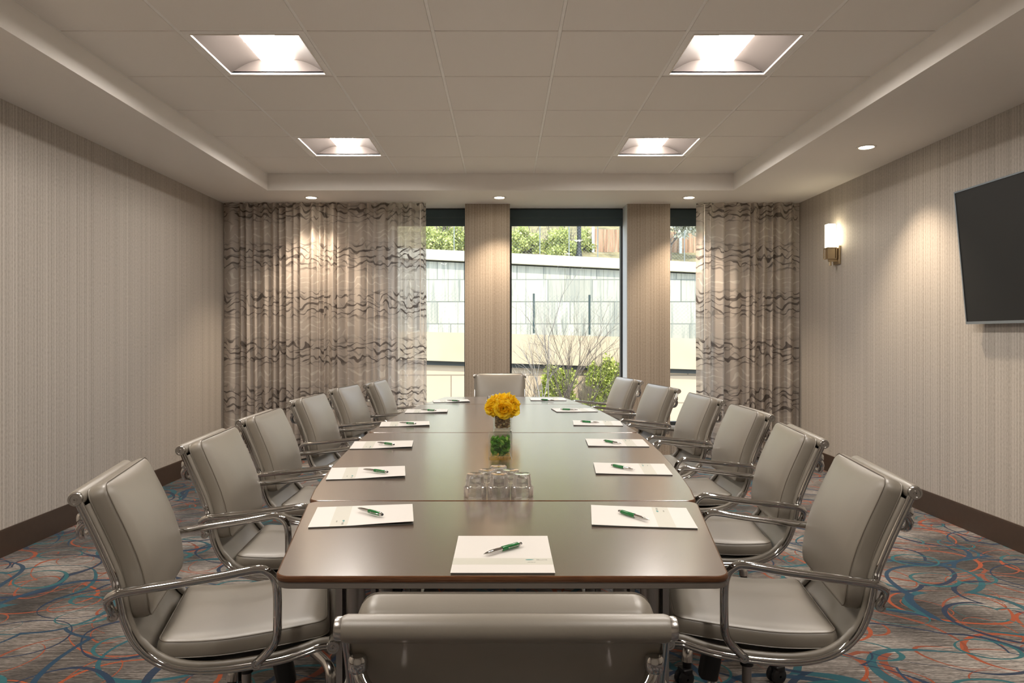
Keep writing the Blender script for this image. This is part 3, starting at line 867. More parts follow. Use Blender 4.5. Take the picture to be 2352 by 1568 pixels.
def make_chair(label):
    root = empty('office_chair', (0, 0, 0), 0, label, 'chair', 'office chairs around the conference table')
    # side rails
    prof = [(-0.0055, -0.0075), (-0.002, -0.0092), (0.002, -0.0092), (0.0055, -0.0075), (0.0068, -0.004), (0.0064, -0.0012), (0.0045, 0.0), (0.0064, 0.0012), (0.0068, 0.004), (0.0055, 0.0075),
            (0.002, 0.0092), (-0.002, 0.0092), (-0.0055, 0.0075), (-0.0068, 0.004), (-0.0064, 0.0012), (-0.0045, 0.0), (-0.0064, -0.0012), (-0.0068, -0.004)]
    for s in (-1, 1):
        mb = MB(); mb.tube([(p.x, s * VW, p.z) for p in RAIL], 0.01, prof=prof, up=(0, 1, 0))
        mb.build('side_rail', 'chrome', root, angle=50)
    # sling
    mb = MB(); rings = []
    for i, p in enumerate(RAIL):
        t = (RAIL[min(i + 1, len(RAIL) - 1)] - RAIL[max(0, i - 1)]).normalized(); n = Vector((t.z, 0, -t.x))
        if n.z < -0.5: n = -n
        row = []
        K = 12
        for k in range(K + 1):
            v = -VW + 0.006 + (2 * VW - 0.012) * k / K
            sag = 0.010 * (1 - (abs(v) / VW) ** 2)
            q = p - n * sag; row.append((q.x, v, q.z))
        for k in range(K, -1, -1):
            v = -VW + 0.006 + (2 * VW - 0.012) * k / K
            sag = 0.010 * (1 - (abs(v) / VW) ** 2)
            q = p - n * (sag + 0.005); row.append((q.x, v, q.z))
        rings.append(row)
    mb.loft(rings, 0, True)
    for s in (-1, 1):
        lip = []
        for i, p in enumerate(RAIL[1:-1]):
            t = (RAIL[i + 2] - RAIL[i]).normalized(); n = Vector((-t.z, 0, t.x))
            q = p - n * 0.0 + Vector((-n.x, 0, -n.z)) * 0.0
            nn = Vector((t.z, 0, -t.x)); nn = nn if nn.x + nn.z > 0 else -nn
            q = p + nn * (0.011 if p.z < 0.5 else 0.008); lip.append((q.x, s * (VW - 0.009), q.z))
        mb.tube(lip, 0.0095, 8)
    mb.build('sling', 'leather', root, angle=50)
    # rolled ends
    for (u, z), nm, r in (((-0.321, 0.846), 'top_roll', 0.0185), ((0.257, 0.446), 'front_roll', 0.0165)):
        mb = MB()
        pr = [(r * 0.90, -VW - 0.004), (r, -VW + 0.002), (r * 1.02, 0.0), (r, VW - 0.002), (r * 0.90, VW + 0.004)]
        mb.lathe(pr, 24, 0, Matrix.Translation((u, 0, z)) @ Matrix.Rotation(-PI / 2, 4, 'X'), True)
        o = mb.build(nm, 'leather', root)
        for s in (-1, 1):
            mb = MB(); disc(mb, (u, s * (VW + 0.003), z), 0.0158, 0.011, s); mb.build('end_cap', 'alu', o)
    # cushions
    cushion('backrest', [(-0.215, 0, 0.545), (-0.220, 0, 0.60), (-0.236, 0, 0.67), (-0.262, 0, 0.74), (-0.288, 0, 0.80), (-0.312, 0, 0.858)], 0.206, 0.052, 0.020, root)
    cushion('seat', [(0.252, 0, 0.463), (0.19, 0, 0.455), (0.10, 0, 0.445), (0.0, 0, 0.438), (-0.08, 0, 0.440), (-0.158, 0, 0.447)], 0.204, 0.048, 0.013, root)
    # arms
    for s in (-1, 1):
        path = catmull([(-0.240, s * 0.2225, 0.572), (-0.248, s * 0.230, 0.596), (-0.245, s * 0.246, 0.618), (-0.224, s * 0.258, 0.633), (-0.188, s * 0.261, 0.638), (-0.10, s * 0.262, 0.646), (-0.01, s * 0.262, 0.655),
                        (0.078, s * 0.262, 0.666), (0.106, s * 0.262, 0.658), (0.122, s * 0.261, 0.636), (0.127, s * 0.260, 0.600), (0.127, s * 0.257, 0.53), (0.125, s * 0.253, 0.497), (0.115, s * 0.244, 0.472),
                        (0.098, s * 0.234, 0.450), (0.078, s * 0.228, 0.429)], 5)
        mb = MB(); mb.tube(path, 0.0105, 12)
        o = mb.build('armrest', 'chrome', root)
        for q in ((-0.241, s * 0.223, 0.570), (0.076, s * 0.228, 0.427)):
            mb = MB(); disc(mb, q, 0.012, 0.010, s); mb.build('bolt', 'alu', o)
    # back spreader
    mb = MB()
    sp = catmull([(-0.298, 0.203, 0.792), (-0.312, 0.197, 0.784), (-0.322, 0.186, 0.768), (-0.328, 0.160, 0.748), (-0.334, 0.11, 0.733), (-0.338, 0.0, 0.726),
                  (-0.334, -0.11, 0.733), (-0.328, -0.160, 0.748), (-0.322, -0.186, 0.768), (-0.312, -0.197, 0.784), (-0.298, -0.203, 0.792)], 4)
    mb.tube(sp, 0.0095, 12)
    for s in (-1, 1):
        mb.lathe([(0.011, -0.012), (0.013, -0.008), (0.013, 0.006), (0.011, 0.010), (0.004, 0.012)], 16, 0, Matrix.Translation((-0.312, s * 0.199, 0.797)), True)
    mb.build('back_spreader', 'chrome', root)
    # seat spreader and mechanism
    mb = MB()
    mb.tube([(0.07, VW - 0.006, 0.423), (0.07, 0.12, 0.392), (0.06, 0, 0.385), (0.07, -0.12, 0.392), (0.07, -VW + 0.006, 0.423)], 0.011, 10)
    mb.tube([(-0.03, VW - 0.006, 0.421), (-0.02, 0.12, 0.392), (-0.01, 0, 0.385), (-0.02, -0.12, 0.392), (-0.03, -VW + 0.006, 0.421)], 0.011, 10)
    mb.build('seat_spreader', 'alu', root)
    mb = MB(); mb.rbox(-0.06, 0.12, -0.05, 0.05, 0.352, 0.400, 0.02)
    o = mb.build('tilt_mechanism', 'black', root)
    mb = MB(); mb.rbox(-0.026, 0.026, -0.028, 0.028, -0.12, 0.0, 0.014, mat=Matrix.Translation((0.115, 0, 0.385)) @ Matrix.Rotation(R(-10), 4, 'Y'))
    mb.build('tension_knob', 'black', o)
    mb = MB(); mb.tube([(0.02, -0.05, 0.37), (0.03, -0.16, 0.365), (0.035, -0.20, 0.372)], 0.005, 8); mb.build('lever', 'black', o)
    mb = MB(); mb.lathe([(0.013, 0.10), (0.013, 0.33)], 20, 0, Matrix.Translation((0.03, 0, 0)), True); o = mb.build('gas_column', 'tleg', root)
    mb = MB(); mb.lathe([(0.018, 0.31), (0.018, 0.365)], 20, 0, Matrix.Translation((0.03, 0, 0)), True); mb.build('collar', 'black', o)
    # star base
    mb = MB(); mb.lathe([(0.030, 0.075), (0.036, 0.085), (0.036, 0.125), (0.028, 0.145), (0.016, 0.152)], 20, 0, Matrix.Translation((0.03, 0, 0)), True)
    ends = []
    for k in range(5):
        a = R(72 * k + 20); ca, sa = math.cos(a), math.sin(a)
        path = catmull([(0.03 + ca * d, sa * d, z) for d, z in ((0.03, 0.118), (0.12, 0.122), (0.20, 0.126), (0.25, 0.126), (0.276, 0.112), (0.282, 0.084))], 4)
        mb.tube(path, [0.0185 - 0.002 * min(1, 2 * i / len(path)) + 0.0045 * max(0, 2 * i / len(path) - 1) for i in range(len(path))], 12)
        ends.append((0.03 + ca * 0.282, sa * 0.282, a))
    b = mb.build('star_base', 'alu', root)
    for x, y, a in ends:
        mb = MB(); ra = -0.28
        Mx = Matrix.Translation((x, y, 0)) @ Matrix.Rotation(ra, 4, 'Z')
        for s in (-1, 1):
            mb.lathe([(0.004, 0.0), (0.024, 0.0), (0.029, 0.004), (0.029, 0.014), (0.022, 0.018), (0.004, 0.018)], 20, 0,
                     Mx @ Matrix.Translation((0.012, s * 0.004, 0.029)) @ Matrix.Rotation(-s * PI / 2, 4, 'X'))
        mb.lathe([(0.014, 0.055), (0.016, 0.085)], 14, 0, Mx, True)
        mb.rbox(-0.012, 0.028, -0.022, 0.022, 0.040, 0.064, 0.008, mat=Mx)
        mb.build('caster', 'black', root)
    return root

sides = ['left', 'right']
CH = [
 ('L', -0.729, 1.958, 0.240, 0, 'taupe leather office chair at the near left corner of the table, fully in view'),
 ('L', -0.755, 2.611, 0.070, 0, 'taupe leather office chair on the left side, second from the camera'),
 ('L', -0.813, 3.314, 0.006, 0, 'taupe leather office chair on the left side, third from the camera'),
 ('L', -0.838, 4.162, -0.082, 0, 'taupe leather office chair on the left side, third from the windows'),
 ('L', -0.805, 4.928, -0.141, 0, 'taupe leather office chair on the left side, second from the windows'),
 ('L', -0.684, 5.509, -0.067, 0, 'taupe leather office chair on the left side, closest to the windows'),
 ('R', 0.705, 2.004, 0.154, 0, 'taupe leather office chair at the near right corner of the table, fully in view'),
 ('R', 0.820, 2.765, 0.120, 0, 'taupe leather office chair on the right side, second from the camera'),
 ('R', 0.899, 3.511, -0.002, 0, 'taupe leather office chair on the right side, third from the camera'),
 ('R', 0.883, 4.218, -0.067, 0, 'taupe leather office chair on the right side, third from the windows'),
 ('R', 0.822, 5.022, -0.178, 0, 'taupe leather office chair on the right side, second from the windows'),
 ('R', 0.733, 5.864, -0.199, 0, 'taupe leather office chair on the right side, closest to the windows'),
 ('N', 0.003, 1.284, PI / 2, 0, 'taupe office chair seen from behind in the centre foreground'),
 ('F', -0.034, 5.925, -PI / 2, 0, 'brown-looking office chair alone at the far head of the table, before the pier'),
]
proto = make_chair(CH[0][5])
for i, (k, x, y, a, dz, lab) in enumerate(CH):
    o = proto if i == 0 else copy_tree(proto)
    o.location = (x, y, 0)
    rz = a if k == 'L' else (PI - a if k == 'R' else a)
    o.rotation_euler = (0, 0, rz)
    o['label'] = lab
    turn = R({1: -8, 6: 47, 7: 45}.get(i, 0))
    if turn:                                    # these star bases stand turned under their seats
        for ch in o.children:
            if ch.name.startswith(('star_base', 'caster')):
                ch.rotation_euler = (0, 0, turn); ch.location = (0.03 - 0.03 * math.cos(turn), -0.03 * math.sin(turn), 0)
    if k in 'NF':
        # gas lift of these two chairs stands a little lower / higher
        d = -0.012 if k == 'N' else 0.022
        for ch in o.children:
            if not ch.name.startswith(('star_base', 'caster', 'gas_column')):
                ch.location.z += d

# ------------------------------------------------------------------ notepads and pens
def T_(px, py, h):
    D = 1660 * h / (py - 769)
    return Vector(((px - 1157) * D / 1660, D))
def text_mesh(body, size):
    cu = bpy.data.curves.new('lettering', 'FONT'); cu.body = body; cu.size = size; cu.extrude = 0.00005
    o = bpy.data.objects.new('lettering', cu); col.objects.link(o)
    dg = bpy.context.evaluated_depsgraph_get(); dg.update()
    me = bpy.data.meshes.new_from_object(o.evaluated_get(dg))
    vs = [v.co.copy() for v in me.vertices]; fs = [tuple(p.vertices) for p in me.polygons]
    bpy.data.objects.remove(o); bpy.data.meshes.remove(me); bpy.data.curves.remove(cu)
    return vs, fs
def make_pad(curl):
    root = empty('notepad', (0, 0, 0))
    hx, hy = 0.133, 0.1075
    mb = MB(); mb.box(-hx + 0.001, hx - 0.001, -hy + 0.001, hy - 0.001, 0.0003, 0.0028)
    mb.build('page_block', 'pages', root, smooth=False)
    def lift(x, y):
        if not curl: return 0.0031 + 0.0012 * max(0, (x + 0.02) / hx) ** 2
        q = max(0, (x + 0.03) / (hx + 0.03)); return 0.0031 + curl * q * (1.0 - 0.25 * q) * (0.55 + 0.45 * (-y / hy))
    def sheet(x0, x1, y0, y1, off, nx=12, ny=3, th=0.0005):
        m = MB(); vs = []
        for zz in (0, th):
            for j in range(ny + 1):
                for i in range(nx + 1):
                    x = x0 + (x1 - x0) * i / nx; y = y0 + (y1 - y0) * j / ny
                    vs.append((x, y, lift(x, y) + off + zz))
        fs = []; A = (nx + 1) * (ny + 1)
        for j in range(ny):
            for i in range(nx):
                a = j * (nx + 1) + i
                fs.append((a, a + nx + 1, a + nx + 2, a + 1)); fs.append((A + a, A + a + 1, A + a + nx + 2, A + a + nx + 1))
        for i in range(nx):
            fs.append((i, i + 1, A + i + 1, A + i)); b = ny * (nx + 1) + i; fs.append((b + 1, b, A + b, A + b + 1))
        for j in range(ny):
            a = j * (nx + 1); fs.append((a + nx + 1, a, A + a, A + a + nx + 1)); b = a + nx; fs.append((b, b + nx + 1, A + b + nx + 1, A + b))
        m.add(vs, fs); return m
    cv = sheet(-hx, hx, -hy, hy, 0).build('cover', 'paper', root, smooth=False)
    sheet(-0.080, -0.036, -hy + 0.0002, hy - 0.0002, 0.0004, 4, 1, 0.0002).build('printed_band', 'band', cv, smooth=False)
    z = 0.0040
    mb = MB()
    for body, size, x, y in (('SUITES', 0.0080, -0.046, -0.096), ('EMBASSY', 0.0046, -0.064, -0.070)):
        vs, fs = text_mesh(body, size)
        mb.add([(x - v.y, y + v.x, z + v.z) for v in vs], fs)
    mb.build('lettering', 'ink', cv, smooth=False)
    mb = MB()
    leaf = [(0, 0), (0.004, 0.002), (0.008, 0.0032), (0.013, 0.0032), (0.017, 0.002), (0.015, -0.0008), (0.009, -0.0014), (0.003, -0.0008)]
    mb.add([(-0.047 - b_ * 1.3, -0.068 + a_ * 1.15, z) for a_, b_ in leaf] , [tuple(range(len(leaf)))])
    mb.build('leaf_logo', 'logo', cv, smooth=False)
    return root
padP = [('C', [(1040, 1318), (1268, 1318), (1252, 1231), (1058, 1231)]),
 ('L', [(707, 1211), (948, 1200), (945, 1158), (734, 1163)]), ('L', [(749, 1100), (928, 1096), (929, 1069), (765, 1074)]), ('L', [(801, 1030), (945, 1028), (949, 1011), (818, 1013)]),
 ('L', [(866, 979), (980, 978), (989, 966), (885, 968)]), ('L', [(926, 948), (1025, 948), (1030, 938), (940, 939)]), ('L', [(986, 924), (1073, 923), (1080, 916), (1003, 917)]),
 ('R', [(1358, 1205), (1597, 1213), (1580, 1165), (1360, 1160)]), ('R', [(1367, 1087), (1540, 1090), (1528, 1064), (1367, 1062)]), ('R', [(1355, 1024), (1490, 1025), (1473, 1008), (1346, 1007)]),
 ('R', [(1323, 976), (1434, 977), (1421, 966), (1311, 965)]), ('R', [(1279, 946), (1372, 945), (1355, 936), (1268, 937)]), ('R', [(1223, 921), (1306, 921), (1290, 911.5), (1215, 911.5)])]
penP = [((1113, 1270), (1198, 1246)), ((822, 1167), (880, 1184)), ((837, 1078), (889, 1085)), ((867, 1016), (906, 1022)), ((924, 969), (949, 975)), ((972, 940), (997, 944)), ((1030, 918), (1052, 922)),
        ((1489, 1192), (1422, 1172)), ((1455, 1077), (1406, 1067)), ((1429, 1018), (1385, 1010)), ((1373, 971), (1338, 965)), ((1324, 941), (1291, 938)), ((1268, 919), (1247, 916))]
def make_pen():
    root = empty('ballpoint_pen', (0, 0, 0)); Rx = Matrix.Rotation(PI / 2, 4, 'Y')
    # along +x: tip at -0.058, stylus end at +0.058
    mb = MB(); mb.lathe([(0.0045, -0.0585), (0.0040, -0.058)], 8, 0, Rx) if False else None
    mb.lathe([(0.0006, -0.060), (0.0010, -0.057), (0.0022, -0.054), (0.0028, -0.050), (0.0034, -0.049), (0.0030, -0.046), (0.0040, -0.043), (0.0046, -0.030), (0.0046, -0.004)], 16, 0, Rx)
    mb.build('grip', 'chrome', root)
    mb = MB(); mb.lathe([(0.0050, -0.006), (0.0056, -0.004), (0.0056, 0.044), (0.0050, 0.046)], 16, 0, Rx)
    o = mb.build('barrel', 'green', root)
    mb = MB()
    vs, fs = text_mesh('EMBASSY', 0.0032)
    mb.add([(-v.x + 0.030, -(v.y - 0.0012), 0.00568 + v.z - abs(v.y - 0.001) ** 2 * 60) for v in vs], fs)
    mb.build('lettering', 'penprint', o, smooth=False)
    mb = MB(); mb.lathe([(0.0050, 0.0455), (0.0048, 0.050), (0.0036, 0.054)], 16, 0, Rx)
    mb.tube([(0.047, -0.004, 0.001), (0.044, -0.0075, 0.001), (0.03, -0.0085, 0.001), (0.014, -0.0080, 0.001), (0.009, -0.0068, 0.001)], 0.0009, 8)
    mb.ball((0.011, -0.0072, 0.001), 0.0016, n=5)
    mb.build('clip', 'chrome', root)
    mb = MB(); mb.ball((0.055, 0, 0), 0.0034, n=7); mb.build('stylus_tip', 'black', root)
    return root
flat = make_pad(0); curled = make_pad(0.0075); pen0 = make_pen()
ordn = ['closest to the camera', 'second from the camera', 'third from the camera', 'third from the windows', 'second from the windows', 'closest to the windows']
used = {'flat': False, 'curl': False}
for i, (s, c) in enumerate(padP):
    pts = [T_(x, y, 0.486) for x, y in c]
    ctr = sum(pts, Vector((0, 0))) / 4
    e = (pts[1] - pts[0]) + (pts[2] - pts[3])
    ang = math.atan2(e.y, e.x)
    if abs(ang) > 0.2: ang = 0
    if s == 'C': rz = PI / 2 + ang; src, key = flat, 'flat'; ctr = Vector((-0.002, 1.612))
    elif s == 'L': rz = ang; src, key = curled, 'curl'
    else: rz = PI + ang; src, key = flat, 'flat'
    o = src if not used[key] else copy_tree(src)
    used[key] = True
    o.location = (ctr.x, ctr.y, HT); o.rotation_euler = (0, 0, rz)
    if s == 'C': w = 'white notepad lying at the near head of the table, long edge towards the windows'
    else:
        n_ = (i - 1) % 6; w = 'white notepad on the %s side of the table, %s' % ('left' if s == 'L' else 'right', ordn[n_])
    tag(o, w, 'notepad', 'notepads laid out on the conference table')
    a, b = [T_(x, y, 0.478) for x, y in penP[i]]
    m = (a + b) / 2; d = b - a
    an = math.atan2(d.y, d.x)
    if i in (4, 5, 6, 10, 11, 12): an = math.atan2(d.y * 0.4, d.x)
    p = pen0 if i == 0 else copy_tree(pen0)
    lz = 0.0108 if s != 'L' else 0.0138
    # lift to rest on the cover
    p.location = (m.x, m.y, HT + lz); p.rotation_euler = (0, R(-1.0) if s == 'L' else 0, an)
    if s == 'C': w = 'green and silver pen on the notepad at the near head of the table'
    else: w = 'green and silver pen on the %s-side notepad %s' % ('left' if s == 'L' else 'right', ordn[(i - 1) % 6])
    tag(p, w, 'pen', 'pens on the notepads')

# ------------------------------------------------------------------ tumblers
def make_glass():
    root = empty('tumbler_glass', (0, 0, 0))
    mb = MB(); N = 60
    # (radius, z) outer then inner, standing upside down: rim at z=0
    outer = [(0.0335, 0.0006, 0), (0.0343, 0.002, 0), (0.0345, 0.015, 0), (0.0345, 0.0275, 0), (0.0338, 0.0305, 0), (0.0305, 0.0325, 0), (0.0295, 0.0345, 1), (0.0285, 0.048, 1), (0.0272, 0.062, 1), (0.0262, 0.0665, 0.3), (0.0235, 0.0685, 0), (0.012, 0.0675, 0), (0.0005, 0.067, 0)]
    inner = [(0.0005, 0.0575, 0), (0.015, 0.058, 0), (0.0225, 0.056, 0), (0.0245, 0.050, 0), (0.0262, 0.036, 0), (0.0300, 0.0295, 0), (0.0322, 0.026, 0), (0.0326, 0.010, 0), (0.0328, 0.001, 0), (0.0335, 0.0006, 0)]
    rings = []
    for r, z, fl in outer + inner:
        rings.append([((r - 0.0010 * fl * (0.5 + 0.5 * math.cos(10 * 2 * PI * k / N)) ** 0.5) * math.cos(2 * PI * k / N),
                       (r - 0.0010 * fl * (0.5 + 0.5 * math.cos(10 * 2 * PI * k / N)) ** 0.5) * math.sin(2 * PI * k / N), z) for k in range(N)])
    mb.loft(rings[::-1], 0, False)
    mb.build('glass_body', 'glass', root, angle=35)
    return root
g0 = make_glass(); first = True
def glasses(x0, y0, where, grp):
    global first
    P = [(-0.072, 0, 'front left'), (0, 0, 'front centre'), (0.071, 0, 'front right'), (-0.038, 0.064, 'middle left'), (0.037, 0.062, 'middle right'), (-0.002, 0.128, 'rear')]
    for dx, dy, w in P:
        o = g0 if first else copy_tree(g0)
        first = False
        o.location = (x0 + dx, y0 + dy, HT + 0.0002)
        tag(o, 'upturned clear tumbler, %s one of the six %s' % (w, where), 'glass', grp)
glasses(-0.015, 2.198, 'near the camera, before the green vase', 'upturned glasses on the near half of the table')
glasses(-0.020, 5.06, 'behind the yellow flowers', 'upturned glasses on the far half of the table')

# ------------------------------------------------------------------ vases and flowers
def make_vase():
    root = empty('glass_vase', (0, 0, 0)); h = 0.046
    mb = MB()
    O = rrect(-h, h, -h, h, 0.008, 4); I = rrect(-h + 0.0045, h - 0.0045, -h + 0.0045, h - 0.0045, 0.006, 4)
    rg = [[(x * 0.94, y * 0.94, 0.0003) for x, y in O], [(x, y, 0.003) for x, y in O], [(x, y, 0.101) for x, y in O], [(x * 0.985, y * 0.985, 0.1025) for x, y in O],
          [(x * 1.01, y * 1.01, 0.1025) for x, y in I], [(x, y, 0.101) for x, y in I], [(x, y, 0.017) for x, y in I], [(x * 0.93, y * 0.93, 0.014) for x, y in I]]
    mb.loft(rg, 0, True)
    mb.build('vase_body', 'vaseglass', root, angle=35)
    return root
v1 = make_vase(); v2 = copy_tree(v1)
v1.location = (-0.014, 2.872, HT + 0.0002); v1.rotation_euler = (0, 0, 0.04)
v2.location = (-0.006, 3.665, HT + 0.0002); v2.rotation_euler = (0, 0, -0.03)
tag(v1, 'square clear glass vase filled with green leaves', 'vase', 'square glass vases')
tag(v2, 'square clear glass vase of brown pebbles holding yellow flowers', 'vase', 'square glass vases')
rnd = random.Random(5)
mb = MB()
for k in range(330):
    z = 0.021 + 0.058 * rnd.random() ** 0.9; s = 0.0055 + 0.003 * rnd.random(); lim = 0.0405 - s
    if z - s < 0.018: z = 0.018 + s
    mb.ball((rnd.uniform(-lim, lim), rnd.uniform(-lim, lim), z), (s, s * rnd.uniform(0.7, 1), s * 0.72), n=5)
o = mb.build('pebbles', 'pebble'); o.location = (-0.006, 3.665, HT); o.rotation_euler = (0, 0, -0.03)
tag(o, 'brown and tan pebbles inside the rear glass vase', 'pebbles', kind='stuff')
def leafquad(mb, c, d, w, L, nrm, bend=0.2, mi=0):
    """pointed leaf of six corners"""
    d = d.normalized(); s = d.cross(nrm).normalized(); n = s.cross(d)
    pts = [c, c + d * L * 0.3 + s * w + n * bend * w, c + d * L * 0.7 + s * w * 0.8 + n * bend * w, c + d * L, c + d * L * 0.7 - s * w * 0.8 + n * bend * w, c + d * L * 0.3 - s * w + n * bend * w]
    mb.add(pts, [(0, 1, 2, 3), (0, 3, 4, 5)], mi)
mb = MB()
def rv(r): return Vector((r.gauss(0, 1), r.gauss(0, 1), r.gauss(0, 1))).normalized()
for k in range(520):
    c = Vector((rnd.uniform(-0.033, 0.033), rnd.uniform(-0.033, 0.033), rnd.uniform(0.022, 0.080)))
    d = rv(rnd); d.z *= 0.5
    d = d.normalized(); q = c + d * 0.0075; L_ = 0.015 if max(abs(q.x), abs(q.y)) > 0.030 else 0.026
    leafquad(mb, Vector((max(-0.038, min(0.038, c.x - d.x * L_ / 2)), max(-0.038, min(0.038, c.y - d.y * L_ / 2)), max(0.019, c.z))), Vector((d.x if abs(c.x) < 0.02 else d.x * 0.3, d.y if abs(c.y) < 0.02 else d.y * 0.3, d.z)), 0.0035 + 0.0025 * rnd.random(), L_ * 0.8, rv(rnd), 0.3)
o = mb.build('leaves', 'vaseleaf', smooth=False); o.location = (-0.014, 2.872, HT); tag(o, 'green leaves packed inside the front glass vase', 'leaves', kind='stuff')
def make_peony(seed, r):
    rn = random.Random(seed); root = empty('peony', (0, 0, 0)); mb = MB()
    for layer, (n, rr, op, sz) in enumerate(((5, 0.25, 0.18, 0.55), (6, 0.48, 0.50, 0.75), (7, 0.70, 0.90, 0.95), (8, 0.92, 1.30, 1.1), (7, 1.0, 1.75, 1.1))):
        for k in range(n):
            az = 2 * PI * (k + rn.random() * 0.6) / n; tiltp = op + rn.uniform(-0.28, 0.28)
            ax = Vector((math.cos(az), math.sin(az), 0))
            # petal patch: a cupped shell piece
            U, V = 6, 6; vs = []
            w = r * sz * rn.uniform(0.85, 1.1); ln = r * (0.55 + 0.55 * rr) * rn.uniform(0.8, 1.2)
            fr = rn.uniform(0, 6)
            for i in range(U + 1):
                t = i / U
                for j in range(V + 1):
                    q = (j / V - 0.5) * 2
                    cw = w * math.sin(PI * min(1, 0.16 + t * 0.62)) * 0.62
                    x = q * cw; out = r * rr * 0.55 * math.sin(t * PI * 0.6) * (1 - 0.35 * q * q) + ln * t * math.sin(tiltp) * 0.55
                    z = ln * t * math.cos(tiltp * 0.8) - 0.12 * r * t * t * op + 0.11 * r * t * math.sin(5.5 * q + fr + 3 * t) - (r * 0.10 * abs(q) ** 2 * t)
                    side = Vector((-ax.y, ax.x, 0))
                    vs.append(ax * (out + 0.04 * r * math.sin(7 * q + fr) * t) + side * x + Vector((0, 0, z)))
            fs = [(i * (V + 1) + j, i * (V + 1) + j + 1, (i + 1) * (V + 1) + j + 1, (i + 1) * (V + 1) + j) for i in range(U) for j in range(V)]
            mb.add(vs, fs)
    mb.build('petals', 'petal', root, angle=180)
    sb = MB(); sb.tube([(0, 0, r * 0.1), (0, 0, -0.03)], 0.003, 6); sb.build('stem', 'vaseleaf', root)
    return root
FC = Vector((-0.004, 3.665, 0.854))
fl = [(0, -0.2, 1, 'top centre of the bunch'), (-0.75, -0.55, 0.25, 'left front of the bunch'), (0.70, -0.6, 0.22, 'right front of the bunch'), (0.05, -1.0, 0.05, 'front centre of the bunch'), (-0.5, 0.7, 0.4, 'rear left of the bunch'), (0.6, 0.65, 0.4, 'rear right of the bunch'), (-0.7, -0.1, 0.65, 'upper left of the bunch'), (0.72, -0.1, 0.62, 'upper right of the bunch')]
for i, (x, y, z, w) in enumerate(fl):
    o = make_peony(40 + i, 0.046)
    d = Vector((x, y, z)).normalized()
    o.location = FC + Vector((d.x * 0.056, d.y * 0.050, d.z * 0.040))
    o.rotation_mode = 'QUATERNION'; o.rotation_quaternion = Vector((0, 0, 1)).rotation_difference(d)
    tag(o, 'yellow peony bloom in the pebble vase, %s' % w, 'flower', 'yellow flowers in the pebble vase')

# ------------------------------------------------------------------ outdoors
def slab(name, x0, x1, y0, y1, zb0, zb1, zt0, zt1, mat, st=True):
    """block whose bottom and top fall from x0 to x1"""
    mb = MB()
    mb.add([(x0, y0, zb0), (x1, y0, zb1), (x1, y0, zt1), (x0, y0, zt0), (x0, y1, zb0), (x1, y1, zb1), (x1, y1, zt1), (x0, y1, zt0)],
           [(0, 1, 2, 3), (5, 4, 7, 6), (3, 2, 6, 7), (1, 0, 4, 5), (4, 0, 3, 7), (1, 5, 6, 2)])
    o = mb.build(name, mat, smooth=False)
    o['kind'] = 'structure'
    return o
def Z(py, D): return 1.225 + (769 - py) * D / 1660
def X(px, D): return (px - 1157) * D / 1660
slab('ground', -14, 16, 7.62, 40, -1.45, -1.45, -1.35, -1.35, 'soil')
xa, xb = X(700, 13), X(1900, 13)
slab('wall_lower_cap', xa, xb, 12.9, 13.4, Z(818, 13), Z(858, 13), Z(755, 13), Z(785, 13), 'tan')
slab('wall_lower_painted_shadow', xa, xb, 12.98, 13.04, Z(828, 13) , Z(868, 13), Z(818, 13), Z(858, 13), 'cap_shadow')  # dark strip painted in as the shadow the cap casts
slab('wall_lower', xa, xb, 13.05, 13.4, -1.35, -1.35, Z(818, 13), Z(858, 13), 'peach')
slab('terrace_ground', xa, xb, 13.4, 16, -1.35, -1.35, Z(770, 13) , Z(800, 13), 'soil')
xa, xb = X(650, 16), X(1950, 16)
slab('wall_upper', xa, xb, 16.0, 16.5, -1.35, -1.35, Z(584, 16), Z(646, 16), 'stone')
slab('wall_upper_cap', xa, xb, 15.85, 16.55, Z(581, 16), Z(643, 16), Z(558, 16), Z(620, 16), 'cap')
mb = MB(); mb.add([(-14, 16.5, 2.85), (16, 16.5, 2.65), (16, 36, 11), (-14, 36, 12)], [(0, 1, 2, 3)]); o = mb.build('hill', 'soil', smooth=False); o['kind'] = 'structure'

def chain_fence(D, pxs, zfun, h, label, postmat, pr, x0p, x1p, wr=0.0012, sp=0.075):
    root = empty('chain_link_fence', (X(pxs[0], D), D, zfun(pxs[0])), 0, label, 'fence')
    off = -Vector(root.location)
    for px in pxs:
        x = X(px, D); z = zfun(px)
        mb = MB(); mb.tube([Vector((x, D, z + 0.004)) + off, Vector((x, D, z + h)) + off], pr, 8); mb.build('post', postmat, root)
    mb = MB(); a, b = X(x0p, D), X(x1p, D); x = a - h
    def zz(x): return zfun(1157 + x * 1660 / D)
    while x < b:
        for s in (1, -1):
            p = (x, x + h) if s > 0 else (x + h, x)
            if x > a and x + h < b:
                q0, q1 = Vector((p[0], D, zz(p[0]) + 0.03)) + off, Vector((p[1], D, zz(p[1]) + h - 0.02)) + off
                mb.tube([q0, q1], wr, 3)
        x += sp
    mb.build('wire_mesh', 'wire', root)
chain_fence(13.15, [1030 - 200, 1030 - 70, 1226 - 128, 1226, 1354, 1482, 1610], lambda p: Z(766 + (p - 1226) * 0.024, 13.15), 0.73, 'low chain link fence with dark green posts on the lower retaining wall', 'post', 0.02, 860, 1700, 0.0013)
chain_fence(16.2, [1043, 1142, 1240, 1307, 1373, 1470, 1572], lambda p: Z(580 + (p - 1000) * 0.047, 16.2), 0.75, 'taller chain link fence with thin grey posts along the upper wall', 'wire', 0.012, 900, 1700, 0.0015)
